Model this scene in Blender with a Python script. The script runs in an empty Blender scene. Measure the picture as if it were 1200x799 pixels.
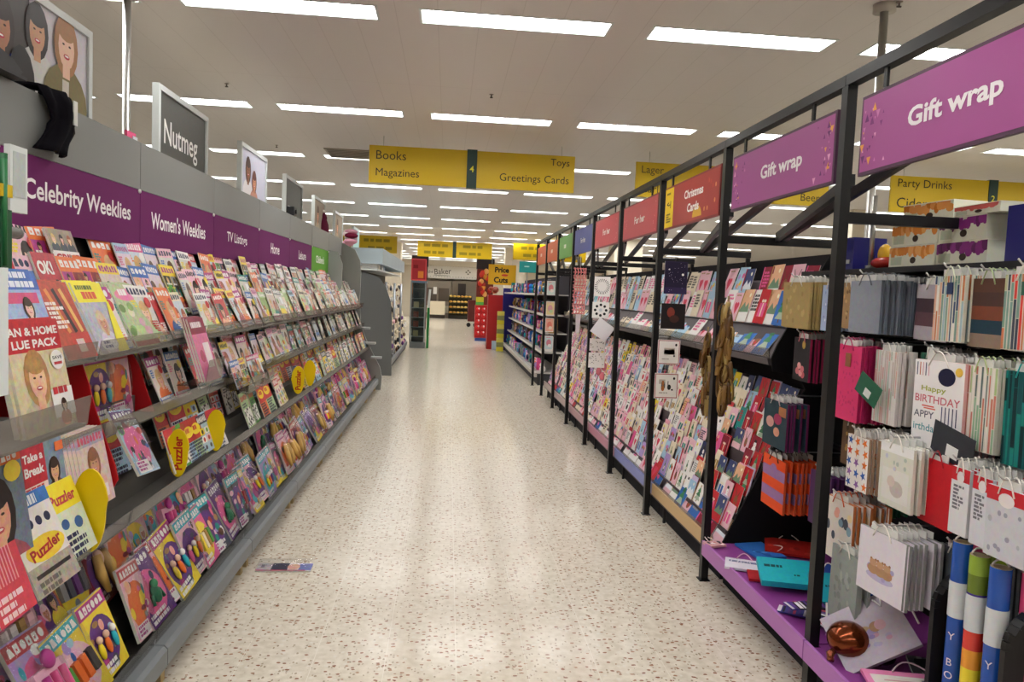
import bpy, math, random
from mathutils import Matrix, Vector
R = random.Random(11)
COL = bpy.context.scene.collection
PI = math.pi

# ---------------------------------------------------------------- colours
def c(h):
    if not isinstance(h, str): return h
    h = PAL.get(h, h)
    v = [int(h[i:i+2], 16)/255 for i in (0, 2, 4)]
    return tuple(x/12.92 if x <= .04045 else ((x+.055)/1.055)**2.4 for x in v) + (1.0,)
PAL = {'red': 'c4202c', 'pink': 'e65c98', 'pale pink': 'eebfcc', 'yellow': 'f2d824', 'orange': 'ea7028', 'blue': '2c68b8',
       'pale blue': 'a8cde4', 'navy': '202850', 'teal': '178c86', 'green': '4c9c38', 'purple': '62307e', 'lilac': 'b096d2',
       'white': 'f2f0ec', 'cream': 'ece0c6', 'grey': '8e9092', 'black': '18161a', 'brown': '64422c', 'gold': 'a88444',
       'turquoise': '22aebe', 'crimson': '8c1430', 'peach': 'f0b494', 'slate': '474c58', 'pale green': 'b4d49c', 'magenta': 'b02c86'}

# ---------------------------------------------------------------- materials
MATS = {}
def mat(key):
    if key in MATS: return MATS[key]
    m = bpy.data.materials.new(key); m.use_nodes = True
    nt = m.node_tree; N = nt.nodes; L = nt.links
    b = N['Principled BSDF']
    spec = {'paper': (.5, 0, .3), 'print': (.36, 0, .4), 'glossy': (.22, 0, .5), 'matte': (.75, 0, .25), 'satin': (.42, 0, .4), 'steel': (.28, .9, .5), 'foil': (.16, .75, .5),
            'black_metal': (.38, .3, .5), 'fabric': (.95, 0, .1)}
    if key in spec:
        r, me, sp = spec[key]
        a = N.new('ShaderNodeAttribute'); a.attribute_name = 'Col'; L.new(a.outputs['Color'], b.inputs['Base Color'])
        b.inputs['Roughness'].default_value = r; b.inputs['Metallic'].default_value = me
        b.inputs['Specular IOR Level'].default_value = sp
        if key in ('paper', 'print'):
            tc = N.new('ShaderNodeTexCoord'); tn = N.new('ShaderNodeTexNoise'); tn.inputs['Scale'].default_value = 42; tn.inputs['Detail'].default_value = 5; tn.inputs['Roughness'].default_value = .7
            L.new(tc.outputs['Object'], tn.inputs['Vector']); mx = N.new('ShaderNodeMix'); mx.data_type = 'RGBA'; mx.blend_type = 'OVERLAY'; mx.inputs[0].default_value = .18 if key == 'paper' else .6
            bc = N.new('ShaderNodeBrightContrast'); bc.inputs['Contrast'].default_value = .55; L.new(tn.outputs['Color'], bc.inputs['Color']); hs_ = N.new('ShaderNodeHueSaturation'); hs_.inputs['Saturation'].default_value = 1.0 if key == 'paper' else .97; hs_.inputs['Value'].default_value = 1.0 if key == 'paper' else .93
            L.new(a.outputs['Color'], mx.inputs[6]); L.new(bc.outputs[0], mx.inputs[7]); L.new(mx.outputs[2], hs_.inputs['Color']); L.new(hs_.outputs[0], b.inputs['Base Color'])
        if key in ('glossy', 'foil'):
            tn = N.new('ShaderNodeTexNoise'); tn.inputs['Scale'].default_value = 30; bp = N.new('ShaderNodeBump'); bp.inputs['Strength'].default_value = .15
            bp.inputs['Distance'].default_value = .01
            tc = N.new('ShaderNodeTexCoord'); L.new(tc.outputs['Object'], tn.inputs['Vector']); L.new(tn.outputs['Fac'], bp.inputs['Height']); L.new(bp.outputs['Normal'], b.inputs['Normal'])
    elif key in ('acrylic', 'film', 'glass'):
        N.remove(b); out = N['Material Output']
        t = N.new('ShaderNodeBsdfTransparent'); g = N.new('ShaderNodeBsdfGlossy'); mx = N.new('ShaderNodeMixShader')
        t.inputs[0].default_value = {'acrylic': (.74, .74, .72, 1), 'film': (.93, .93, .93, 1), 'glass': (.8, .86, .86, 1)}[key]
        g.inputs['Roughness'].default_value = {'acrylic': .22, 'film': .2, 'glass': .05}[key]
        fr = N.new('ShaderNodeFresnel'); fr.inputs[0].default_value = {'acrylic': 1.4, 'film': 1.42, 'glass': 1.45}[key]
        ad = N.new('ShaderNodeMath'); ad.operation = 'ADD'; ad.inputs[1].default_value = {'acrylic': .03, 'film': .0, 'glass': .02}[key]
        if key == 'film':
            tn = N.new('ShaderNodeTexNoise'); tn.inputs['Scale'].default_value = 22; bp = N.new('ShaderNodeBump'); bp.inputs['Strength'].default_value = .8
            bp.inputs['Distance'].default_value = .012
            tc = N.new('ShaderNodeTexCoord'); L.new(tc.outputs['Object'], tn.inputs['Vector']); L.new(tn.outputs['Fac'], bp.inputs['Height']); L.new(bp.outputs['Normal'], g.inputs['Normal'])
        ad.use_clamp = True; mn = N.new('ShaderNodeMath'); mn.operation = 'MINIMUM'; mn.inputs[1].default_value = .22; L.new(fr.outputs[0], ad.inputs[0]); L.new(ad.outputs[0], mn.inputs[0]); L.new(mn.outputs[0], mx.inputs[0]); L.new(t.outputs[0], mx.inputs[1]); L.new(g.outputs[0], mx.inputs[2])
        L.new(mx.outputs[0], out.inputs[0])
    elif key.startswith('emit'):
        N.remove(b); e = N.new('ShaderNodeEmission'); e.inputs[0].default_value = (1, .985, .965, 1); e.inputs[1].default_value = float(key[5:])
        L.new(e.outputs[0], N['Material Output'].inputs[0])
    MATS[key] = m
    return m

# ---------------------------------------------------------------- lettering
_T = {}; LONG = []
def glyphs(s, bold):
    k = (s, bold)
    if k in _T: return _T[k]
    cu = bpy.data.curves.new('t', 'FONT'); cu.body = s; cu.size = 1; cu.offset = bold; cu.resolution_u = 3; cu.fill_mode = 'FRONT'
    cu.space_line = .95
    o = bpy.data.objects.new('t', cu)
    me = bpy.data.meshes.new_from_object(o)
    vs = [(v.co.x, v.co.y) for v in me.vertices]; fs = [tuple(p.vertices) for p in me.polygons]
    bpy.data.objects.remove(o); bpy.data.curves.remove(cu); bpy.data.meshes.remove(me)
    xs = [v[0] for v in vs]; ys = [v[1] for v in vs]
    _T[k] = (vs, fs, min(xs), max(xs), min(ys), max(ys))
    return _T[k]

# ---------------------------------------------------------------- mesh builder
EPS = .00035
class MB:
    def __init__(s, T=None):
        s.v, s.f, s.c, s.m, s.s = [], [], [], [], []; s.T = T; s.fy = 0.0; s.clip = None; s.pm = 'paper'
    def face(s, pts, col, m='matte', sm=False):
        b = len(s.v); s.v += [tuple(p) for p in pts]; s.f.append(tuple(range(b, b+len(pts)))); s.c.append(c(col)); s.m.append(m); s.s.append(sm)
    def idx(s, vs, fs, col, m='matte', sm=False):
        b = len(s.v); s.v += [tuple(p) for p in vs]; col = c(col)
        for f in fs: s.f.append(tuple(b+i for i in f)); s.c.append(col); s.m.append(m); s.s.append(sm)
    def box(s, a, b, col, m='matte'):
        x0, y0, z0 = a; x1, y1, z1 = b
        v = [(x0,y0,z0),(x1,y0,z0),(x1,y1,z0),(x0,y1,z0),(x0,y0,z1),(x1,y0,z1),(x1,y1,z1),(x0,y1,z1)]
        s.idx(v, [(0,3,2,1),(4,5,6,7),(0,1,5,4),(1,2,6,5),(2,3,7,6),(3,0,4,7)], col, m)
    def bar(s, p, q, w, h, col, m='black_metal'):
        p = Vector(p); q = Vector(q); d = (q-p).normalized(); up = Vector((0,0,1)) if abs(d.z) < .95 else Vector((0,1,0))
        a = d.cross(up).normalized()*w/2; b = a.cross(d).normalized()*h/2
        v = [p-a-b, p+a-b, p+a+b, p-a+b, q-a-b, q+a-b, q+a+b, q-a+b]
        s.idx(v, [(0,3,2,1),(4,5,6,7),(0,1,5,4),(1,2,6,5),(2,3,7,6),(3,0,4,7)], col, m)
    def prism(s, prof, ax, a, b, col, m='matte'):
        # prof: 2D points; ax: extrusion axis
        n = len(prof)
        def P(u, w, t): return (t, u, w) if ax == 'x' else (u, t, w) if ax == 'y' else (u, w, t)
        v = [P(u, w, a) for u, w in prof] + [P(u, w, b) for u, w in prof]
        fs = [tuple(range(n-1, -1, -1)), tuple(range(n, 2*n))] + [(i, (i+1) % n, n+(i+1) % n, n+i) for i in range(n)]
        s.idx(v, fs, col, m)
    def sheet(s, prof, y0, y1, t, col, m='matte'):
        # open profile in x,z extruded along y with thickness t
        up = []
        for i, (x, z) in enumerate(prof):
            a = prof[max(i-1, 0)]; b = prof[min(i+1, len(prof)-1)]; dx, dz = b[0]-a[0], b[1]-a[1]; l = math.hypot(dx, dz) or 1
            up.append((x-dz/l*t, z+dx/l*t))
        s.prism(list(prof)+up[::-1], 'y', y0, y1, col, m)
    def tube(s, pts, r, col, m='satin', n=8, closed=False):
        pts = [Vector(p) for p in pts]; k = len(pts); V = []; pa = None
        for i, p in enumerate(pts):
            a = pts[(i-1) % k] if closed or i else p; b = pts[(i+1) % k] if closed or i < k-1 else p
            d = (b-a).normalized()
            if pa is None: pa = d.orthogonal().normalized()
            pa = (pa - d*pa.dot(d)).normalized(); pb = d.cross(pa); rr = r[i] if isinstance(r, (list, tuple)) else r
            V += [p + (pa*math.cos(2*PI*j/n) + pb*math.sin(2*PI*j/n))*rr for j in range(n)]
        F = [(i*n+j, i*n+(j+1) % n, ((i+1) % k)*n+(j+1) % n, ((i+1) % k)*n+j) for i in range(k if closed else k-1) for j in range(n)]
        if not closed: F += [tuple(range(n-1, -1, -1)), tuple(range((k-1)*n, k*n))]
        s.idx(V, F, col, m, True)
    def ell(s, ce, r, col, m='satin', nu=12, nv=8):
        V = []; F = []
        for i in range(nv+1):
            t = PI*i/nv
            for j in range(nu):
                p = 2*PI*j/nu; V.append((ce[0]+r[0]*math.sin(t)*math.cos(p), ce[1]+r[1]*math.sin(t)*math.sin(p), ce[2]+r[2]*math.cos(t)))
        for i in range(nv):
            for j in range(nu): F.append((i*nu+j, (i+1)*nu+j, (i+1)*nu+(j+1) % nu, i*nu+(j+1) % nu))
        s.idx(V, F, col, m, True)
    def clipf(s, pts, y, col, m):
        m = m or s.pm
        P = list(pts)
        if s.clip:
            x0, z0, x1, z1 = s.clip
            for ax, lim, sg in ((0, x0, 1), (0, x1, -1), (1, z0, 1), (1, z1, -1)):
                Q = []
                for i in range(len(P)):
                    a, b = P[i-1], P[i]; ia, ib = sg*(a[ax]-lim) >= 0, sg*(b[ax]-lim) >= 0
                    if ia != ib: t = (lim-a[ax])/(b[ax]-a[ax]); Q.append((a[0]+t*(b[0]-a[0]), a[1]+t*(b[1]-a[1])))
                    if ib: Q.append(b)
                P = Q
                if len(P) < 3: return
        s.face([(p[0], y, p[1]) for p in P], col, m)
    # flat print on the front face (plane y = fy, facing -y)
    def r2(s, x0, z0, x1, z1, col, k=1, m=None):
        s.clipf([(x0,z0),(x1,z0),(x1,z1),(x0,z1)], s.fy - k*EPS, col, m)
    def e2(s, x, z, rx, rz, col, k=1, m=None, n=14, a0=0, a1=2*PI):
        y = s.fy - k*EPS; full = a1-a0 > 6.2; q = n if full else n+1
        s.clipf([(x+rx*math.cos(a0+(a1-a0)*i/n), z+rz*math.sin(a0+(a1-a0)*i/n)) for i in range(q)], y, col, m)
    def p2(s, pts, col, k=1, m=None):
        s.clipf(pts, s.fy - k*EPS, col, m)
    def t2(s, txt, x, z, h, col, k=2, w=None, al='c', bold=.0, m=None, rot=0, wmax=None):
        vs, fs, x0, x1, y0, y1 = glyphs(txt, bold); y = s.fy - k*EPS
        sz = h/(y1-y0); sx = (w/(x1-x0)) if w else sz
        if wmax and (x1-x0)*sx > wmax: sx = wmax/(x1-x0)
        W = (x1-x0)*sx; ox = {'c': -W/2, 'l': 0, 'r': -W}[al]; cr, sr = math.cos(rot), math.sin(rot); V = []
        for a, b in vs:
            u = (a-x0)*sx+ox; q = (b-y0)*sz-h/2; V.append((x+u*cr-q*sr, y, z+u*sr+q*cr))
        s.idx(V, fs, col, m or s.pm)
    def mesh(s, name):
        me = bpy.data.meshes.new(name); V = s.v
        if s.T: V = [tuple(s.T @ Vector(p)) for p in V]
        me.from_pydata(V, [], s.f)
        keys = []; mi = []
        for k in s.m:
            if k not in keys: keys.append(k)
            mi.append(keys.index(k))
        for k in keys: me.materials.append(mat(k) if isinstance(k, str) else k)
        me.polygons.foreach_set('material_index', mi); me.polygons.foreach_set('use_smooth', s.s)
        a = me.color_attributes.new('Col', 'FLOAT_COLOR', 'CORNER'); buf = []
        for f, cc in zip(s.f, s.c): buf.extend(cc*len(f))
        a.data.foreach_set('color', buf); me.update()
        return me
    def build(s, name, parent=None, loc=(0,0,0), rot=(0,0,0)):
        return link(name, s.mesh(name), parent, loc, rot)
def link(name, me, parent=None, loc=(0,0,0), rot=(0,0,0)):
    o = bpy.data.objects.new(name, me); COL.objects.link(o); o.location = loc; o.rotation_euler = rot
    if parent: o.parent = parent
    return o
def tag(o, label, cat, group=None, kind=None):
    if len(label.replace('&', '').split()) > 16: LONG.append(label)
    o['label'] = label; o['category'] = cat
    if group: o['group'] = group
    if kind: o['kind'] = kind
    return o
def thing(name, label, cat, loc=(0,0,0), rot=(0,0,0), group=None):
    return tag(link(name, None, None, loc, rot), label, cat, group)
def struct(o):
    o['kind'] = 'structure'; return o
def dup(root, loc, rot):
    r = root.copy(); COL.objects.link(r); r.location = loc; r.rotation_euler = rot
    for ch in list(root.children):
        k = ch.copy(); COL.objects.link(k); k.parent = r
    return r
ORD = 'first second third fourth fifth sixth seventh eighth ninth tenth eleventh twelfth thirteenth fourteenth fifteenth sixteenth seventeenth eighteenth nineteenth twentieth'.split()
def ordn(n):
    n += 1
    if n <= 20: return ORD[n-1]
    t, u = divmod(n, 10)
    return {2: 'twenty', 3: 'thirty', 4: 'forty'}[t]+'-'+ORD[u-1] if u else {3: 'thirtieth', 4: 'fortieth'}[t]
FL = PI/2      # faces +x (goods on the magazine side)
FR = -PI/2     # faces -x (goods on the card side)

# ---------------------------------------------------------------- camera
yaw, pit, rol = .0882, .0648, .0415
cy, sy, cp, sp, cr, sr = math.cos(yaw), math.sin(yaw), math.cos(pit), math.sin(pit), math.cos(rol), math.sin(rol)
R0 = Vector((cy, -sy, 0)); Fh = Vector((sy, cy, 0)); F0 = Fh*cp - Vector((0,0,1))*sp; U0 = Fh*sp + Vector((0,0,1))*cp
RR = R0*cr + U0*sr; UU = -R0*sr + U0*cr
cam = bpy.data.cameras.new('camera'); co = bpy.data.objects.new('camera', cam); COL.objects.link(co)
M = Matrix.Identity(4)
for i in range(3): M[i][0], M[i][1], M[i][2] = RR[i], UU[i], -F0[i]
M[2][3] = 1.6; co.matrix_world = M
cam.sensor_fit = 'HORIZONTAL'; cam.sensor_width = 36; cam.lens = 26.1; cam.clip_start = .05; cam.clip_end = 200
bpy.context.scene.camera = co
sc = bpy.context.scene
sc.view_settings.view_transform = 'Standard'; sc.view_settings.look = 'None'; sc.view_settings.gamma = 1; sc.view_settings.exposure = 0.05
sc.cycles.max_bounces = 8; sc.cycles.diffuse_bounces = 4; sc.cycles.transparent_max_bounces = 12; sc.cycles.caustics_reflective = False
sc.cycles.use_light_tree = True
w = bpy.data.worlds.new('World'); sc.world = w; w.use_nodes = True; w.node_tree.nodes['Background'].inputs[0].default_value = (.5, .5, .5, 1)
w.node_tree.nodes['Background'].inputs[1].default_value = .3

# ---------------------------------------------------------------- room
XL, XR, YB, YF, ZC = -14.0, 16.0, -4.0, 43.5, 3.24
def pmat(name, fn):
    m = bpy.data.materials.new(name); m.use_nodes = True; fn(m.node_tree, m.node_tree.nodes, m.node_tree.links, m.node_tree.nodes['Principled BSDF']); return m
def floor_fn(nt, N, L, b):
    tc = N.new('ShaderNodeTexCoord')
    def math_(op, a, v=None, d=None):
        n = N.new('ShaderNodeMath'); n.operation = op
        if hasattr(a, 'links') or hasattr(a, 'is_linked'): L.new(a, n.inputs[0])
        else: n.inputs[0].default_value = a
        if v is not None:
            if hasattr(v, 'is_linked'): L.new(v, n.inputs[1])
            else: n.inputs[1].default_value = v
        return n.outputs[0]
    def mix(f, a, bb):
        n = N.new('ShaderNodeMix'); n.data_type = 'RGBA'; L.new(f, n.inputs[0])
        for i, q in ((6, a), (7, bb)):
            if hasattr(q, 'is_linked'): L.new(q, n.inputs[i])
            else: n.inputs[i].default_value = q
        return n.outputs[2]
    def chips(scale, th, off, stretch=(1,1,1)):
        mp = N.new('ShaderNodeMapping'); mp.inputs['Location'].default_value = (off, off*.7, 0); mp.inputs['Scale'].default_value = stretch
        L.new(tc.outputs['Object'], mp.inputs[0])
        nz = N.new('ShaderNodeTexNoise'); nz.inputs['Scale'].default_value = 60; L.new(tc.outputs['Object'], nz.inputs['Vector'])
        ad = N.new('ShaderNodeVectorMath'); ad.operation = 'MULTIPLY_ADD'; L.new(nz.outputs['Color'], ad.inputs[0]); ad.inputs[1].default_value = (.012,)*3; L.new(mp.outputs[0], ad.inputs[2])
        v = N.new('ShaderNodeTexVoronoi'); v.inputs['Scale'].default_value = scale; L.new(ad.outputs[0], v.inputs['Vector'])
        s_ = N.new('ShaderNodeSeparateColor'); L.new(v.outputs['Color'], s_.inputs[0])
        d = math_('LESS_THAN', v.outputs['Distance'], .36); k = math_('LESS_THAN', s_.outputs[0], th)
        return math_('MULTIPLY', d, k), s_.outputs[1]
    n1 = N.new('ShaderNodeTexNoise'); n1.inputs['Scale'].default_value = 26; n1.inputs['Detail'].default_value = 5; L.new(tc.outputs['Object'], n1.inputs['Vector'])
    base = N.new('ShaderNodeValToRGB'); base.color_ramp.elements[0].position = .35; base.color_ramp.elements[0].color = c('cec4b2'); base.color_ramp.elements[1].position = .65; base.color_ramp.elements[1].color = c('e0d8c9')
    L.new(n1.outputs['Fac'], base.inputs[0])
    f1, r1 = chips(38, .22, 0, (1, 1.5, 1)); cr1 = N.new('ShaderNodeValToRGB'); cr1.color_ramp.elements[0].color = c('82523e'); cr1.color_ramp.elements[1].color = c('a8836a'); L.new(r1, cr1.inputs[0])
    f2, r2_ = chips(48, .2, 3.1, (1.5, 1, 1)); cr2 = N.new('ShaderNodeValToRGB'); cr2.color_ramp.elements[0].color = c('9c8e7a'); cr2.color_ramp.elements[1].color = c('b0a28e'); L.new(r2_, cr2.inputs[0])
    f3, r3 = chips(40, .14, 7.7); 
    col = mix(f2, base.outputs[0], cr2.outputs[0]); col = mix(f3, col, c('dcd6ca')); col = mix(f1, col, cr1.outputs[0])
    sx = N.new('ShaderNodeSeparateXYZ'); L.new(tc.outputs['Object'], sx.inputs[0])
    def joint(ax, off, wd):
        a = math_('ADD', sx.outputs[ax], off); a = math_('MODULO', a, .3031*1); a = math_('SUBTRACT', a, .1515); a = math_('ABSOLUTE', a); return math_('GREATER_THAN', a, .1515-wd)
    col = mix(joint(0, .2132+30.31, .0013), col, c('e6e0d4'))
    j2 = math_('MULTIPLY', joint(1, 30.31, .0010), .35); col = mix(j2, col, c('e0d8ca'))
    L.new(col, b.inputs['Base Color'])
    n2 = N.new('ShaderNodeTexNoise'); n2.inputs['Scale'].default_value = 6; n2.inputs['Detail'].default_value = 4; L.new(tc.outputs['Object'], n2.inputs['Vector'])
    mr = N.new('ShaderNodeMapRange'); mr.inputs[3].default_value = .12; mr.inputs[4].default_value = .19; L.new(n2.outputs['Fac'], mr.inputs[0]); L.new(mr.outputs[0], b.inputs['Roughness'])
    b.inputs['Specular IOR Level'].default_value = .5
    n3 = N.new('ShaderNodeTexNoise'); n3.inputs['Scale'].default_value = 4; L.new(tc.outputs['Object'], n3.inputs['Vector'])
    bp = N.new('ShaderNodeBump'); bp.inputs['Strength'].default_value = .05; bp.inputs['Distance'].default_value = .01; L.new(n3.outputs['Fac'], bp.inputs['Height'])
FLOOR = pmat('speckled_vinyl', floor_fn)
def ceil_fn(nt, N, L, b):
    tc = N.new('ShaderNodeTexCoord'); sx = N.new('ShaderNodeSeparateXYZ'); L.new(tc.outputs['Object'], sx.inputs[0])
    def mm(op, a, v=0):
        n = N.new('ShaderNodeMath'); n.operation = op; L.new(a, n.inputs[0]); n.inputs[1].default_value = v; return n.outputs[0]
    a = mm('ADD', sx.outputs[0], 30.12); a = mm('MODULO', a, .25); a = mm('SUBTRACT', a, .125); a = mm('ABSOLUTE', a); f = mm('GREATER_THAN', a, .1225)
    a = mm('ADD', sx.outputs[1], 30.0); a = mm('MODULO', a, 2.583); f2 = mm('LESS_THAN', a, .006)
    g = N.new('ShaderNodeMath'); g.operation = 'MAXIMUM'; L.new(f, g.inputs[0]); L.new(f2, g.inputs[1])
    h = mm('MULTIPLY', g.outputs[0], .22)
    n = N.new('ShaderNodeMix'); n.data_type = 'RGBA'; L.new(h, n.inputs[0]); n.inputs[6].default_value = c('d8d4d0'); n.inputs[7].default_value = c('8c8377'); L.new(n.outputs[2], b.inputs['Base Color'])
    b.inputs['Roughness'].default_value = .42; b.inputs['Specular IOR Level'].default_value = .45
CEIL = pmat('painted_metal_plank', ceil_fn)
def wall_fn(nt, N, L, b):
    n1 = N.new('ShaderNodeTexNoise'); n1.inputs['Scale'].default_value = 3; cr_ = N.new('ShaderNodeValToRGB'); cr_.color_ramp.elements[0].color = c('d8cdb8'); cr_.color_ramp.elements[1].color = c('e2d9c6'); L.new(n1.outputs['Fac'], cr_.inputs[0]); L.new(cr_.outputs[0], b.inputs['Base Color']); b.inputs['Roughness'].default_value = .8
WALL = pmat('painted_wall', wall_fn)
def plane_obj(name, a, b, m, th=.12, axis=2):
    mb = MB(); mb.box(a, b, 'white', m); return struct(mb.build(name))
plane_obj('floor', (XL, YB, -.12), (XR, YF, 0), FLOOR)
plane_obj('wall_left', (XL-.12, YB, 0), (XL, YF, ZC), WALL); plane_obj('wall_right', (XR, YB, 0), (XR+.12, YF, ZC), WALL)
plane_obj('wall_back', (XL, YF, 0), (XR, YF+.12, ZC), WALL); plane_obj('wall_front', (XL, YB-.12, 0), (XR, YB, ZC), WALL)

# ceiling strip lights
LX, LP, LW, LY, LR = -1.63, 1.411, 1.143, 4.627, 2.583
d = .11; RH = .038
cm = MB(); ys = YB
for i in range(-2, 15):
    yc = LY+i*LR; cm.box((XL, ys, ZC), (XR, yc-d, ZC+.1), 'white', CEIL); x = XL
    for j in range(-3, 8): cm.box((x, yc-d, ZC), (LX+j*LP, yc+d, ZC+.1), 'white', CEIL); x = LX+j*LP+LW
    cm.box((x, yc-d, ZC), (XR, yc+d, ZC+.1), 'white', CEIL); ys = yc+d
cm.box((XL, ys, ZC), (XR, YF, ZC+.1), 'white', CEIL); cm.box((XL, YB, ZC+.1), (XR, YF, ZC+.14), 'white', CEIL)
struct(cm.build('ceiling'))
hs = MB(); q = .003; e_ = .02
for P in (((q, -d+q, 0), (LW-q, -d+q, 0), (LW-e_, -d+.012, RH), (e_, -d+.012, RH)), ((q, d-q, 0), (e_, d-.012, RH), (LW-e_, d-.012, RH), (LW-q, d-q, 0)), ((q, -d+q, 0), (e_, -d+.012, RH), (e_, d-.012, RH), (q, d-q, 0)), ((LW-q, -d+q, 0), (LW-q, d-q, 0), (LW-e_, d-.012, RH), (LW-e_, -d+.012, RH))):
    hs.face(P, 'eef4f2', 'satin')
for (a_, b_) in (((-.012, -d-.012, -.003), (LW+.012, -d+q, .0)), ((-.012, d-q, -.003), (LW+.012, d+.012, .0)), ((-.012, -d+q, -.003), (q, d-q, 0)), ((LW-q, -d+q, -.003), (LW+.012, d-q, 0))):
    hs.box(a_, b_, 'd8e2e0', 'satin')
hm = hs.mesh('light_housing')
df = MB(); df.box((e_, -d+.012, RH), (LW-e_, d-.012, RH+.008), 'white', 'emit_23'); dm = df.mesh('diffuser')
side = {-3: 'fourth to the magazine side', -2: 'third to the magazine side', -1: 'second to the magazine side', 0: 'just on the magazine side', 1: 'over the aisle centre', 2: 'just on the card side',
        3: 'second to the card side', 4: 'third to the card side', 5: 'fourth to the card side', 6: 'fifth to the card side', 7: 'sixth to the card side'}
proto = None
for i in range(-2, 15):
    for j in range(-3, 8):
        loc = (LX+j*LP, LY+i*LR, ZC)
        if proto is None:
            proto = thing('ceiling_light', '', 'ceiling light', loc); link('housing', hm, proto); link('diffuser', dm, proto); o = proto
        else: o = dup(proto, loc, (0,0,0))
        tag(o, 'white strip light in the ceiling, %s row, %s' % ((ORD[i] + ' visible') if i >= 0 else ['unseen nearer', 'unseen overhead'][i+2], side[j]), 'ceiling light', 'strip lights in the ceiling')

# small ceiling fittings
def vent(x, y, s, lab):
    t = thing('ceiling_vent', lab, 'vent', (x, y, ZC)); a = MB(); a.box((-s/2, -s/2, -.012), (s/2, s/2, 0), 'a49a8c', 'satin'); a.build('frame', t)
    b2 = MB()
    for k in range(6): b2.box((-s/2+.03, -s/2+.04+k*(s-.08)/6, -.02), (s/2-.03, -s/2+.06+k*(s-.08)/6, -.011), '7c746a', 'satin')
    b2.build('slat', t)
vent(-1.25, 9.5, .6, 'grey square ceiling vent behind the Books Magazines sign end')
for x, y, l in ((-1.9, 6.5, 'small dark sprinkler head in the ceiling above the black framed poster'), (.3, 6.3, 'small dark sprinkler head in the ceiling over the aisle, before second light row'), (-2.1, 9.2, 'small dark sprinkler head in the ceiling beyond the posters'), (2.35, 3.9, 'small dark sprinkler head in the ceiling over the gift wrap rack')):
    t = thing('ceiling_sprinkler', l, 'sprinkler', (x, y, ZC)); a = MB(); a.ell((0,0,-.002), (.02,.02,.004), '8a8078'); a.build('rosette', t); b2 = MB(); b2.tube([(0,0,0),(0,0,-.025)], .005, '4a4440'); b2.tube([(-.012,0,-.026),(.012,0,-.026)], .005, '4a4440'); b2.build('nozzle', t)
for x, y, wd, l in ((6.95, 12.3, .38, 1), (5.0, 21, .8, 2), (-2.2, 27.5, .9, 3), (2.4, 27.5, .7, 4)):
    a = MB(); a.box((x-wd/2, y-wd/2, 0), (x+wd/2, y+wd/2, ZC), 'e2d9c8', WALL); struct(a.build('column_%d' % l))

# ---------------------------------------------------------------- yellow hanging aisle signs
def aisle_sign(x0, x1, y, z1, z0, lab, lines, num=None, nx=None, blocks=True):
    t = thing('aisle_sign', lab, 'sign', (0, y, 0)); a = MB(); a.box((x0, 0, z0), (x1, .03, z1), 'c8a800', 'satin'); a.fy = 0; h = z1-z0
    a.build('sign_board', t)
    for s_, al, x, zz, hh in lines:
        l = MB(); l.fy = 0; l.t2(s_, x, z0+h*zz, h*hh, '2c2c10', 2, al=al, bold=.0); l.build('lettering', t)
    if nx is not None:
        b_ = MB(); b_.box((nx-.055, -.012, z0-.01), (nx+.055, .042, z1+.01), '14342c', 'satin'); b_.fy = -.012
        if num: b_.t2(num, nx, z0+h*.5, h*.17, 'd8d030', 2, bold=.01)
        b_.build('number_block', t)
    for x in (x0+.15, x1-.15):
        g = MB(); g.tube([(x, .015, z1), (x, .015, ZC)], .003, 'b0b0a8', n=5); g.build('hanger', t)
aisle_sign(-.905, 1.35, 8.27, 3.135, 2.735, 'yellow hanging sign reading Books Magazines Toys Greetings Cards over the aisle',
           [('Books', 'l', -.83, .75, .23), ('Magazines', 'l', -.83, .26, .27), ('Toys', 'r', 1.29, .78, .25), ('Greetings Cards', 'r', 1.29, .30, .27)], '4', .21)
aisle_sign(2.045, 4.3, 8.27, 3.12, 2.735, 'yellow hanging sign reading Lager, beyond the card frames', [('Lager', 'l', 2.11, .76, .28), ('Carl', 'l', 2.11, .24, .22), ('Beer', 'r', 4.2, .24, .22)], None, 3.2)
aisle_sign(5.05, 7.35, 8.27, 3.135, 2.72, 'yellow hanging sign reading Party Drinks and Cider above gift bags', [('Party Drinks', 'l', 5.13, .77, .29), ('Cider', 'l', 5.13, .26, .28)], '2', 6.3)
def blur_lines(x0, x1):
    return []
aisle_sign(-1.0, 1.33, 23.5, 3.12, 2.62, 'yellow hanging sign at the far end of the aisle, centred', [], None, .15)
aisle_sign(-3.9, -1.56, 22.4, 3.12, 2.62, 'yellow hanging sign far off on the magazine side', [], None, -2.75)
aisle_sign(1.93, 4.2, 22.8, 3.12, 2.62, 'yellow hanging sign far off on the card side', [], None, 3.05)
# faint worded lines on the far signs are too small to read: dark dashes
for o in [x for x in COL.objects if x.name.startswith('aisle_sign')][-3:]:
    y = o.location.y; rr = {23.5: (-.95, 1.28), 22.4: (-3.8, -1.6), 22.8: (2.0, 4.15)}[round(y, 1)]
    l = MB(); l.fy = 0; mid = (rr[0]+rr[1])/2
    for (a0, a1) in ((rr[0]+.05, mid-.12), (mid+.12, rr[1]-.05)):
        for zz in (2.98, 2.76):
            x = a0+R.uniform(0, .2)
            while x < a1-.2:
                wd = R.uniform(.1, .28); l.r2(x, zz-.045, min(x+wd, a1), zz+.045, '8a7a14', 2); x += wd+.05
    l.build('lettering', o)
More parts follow.
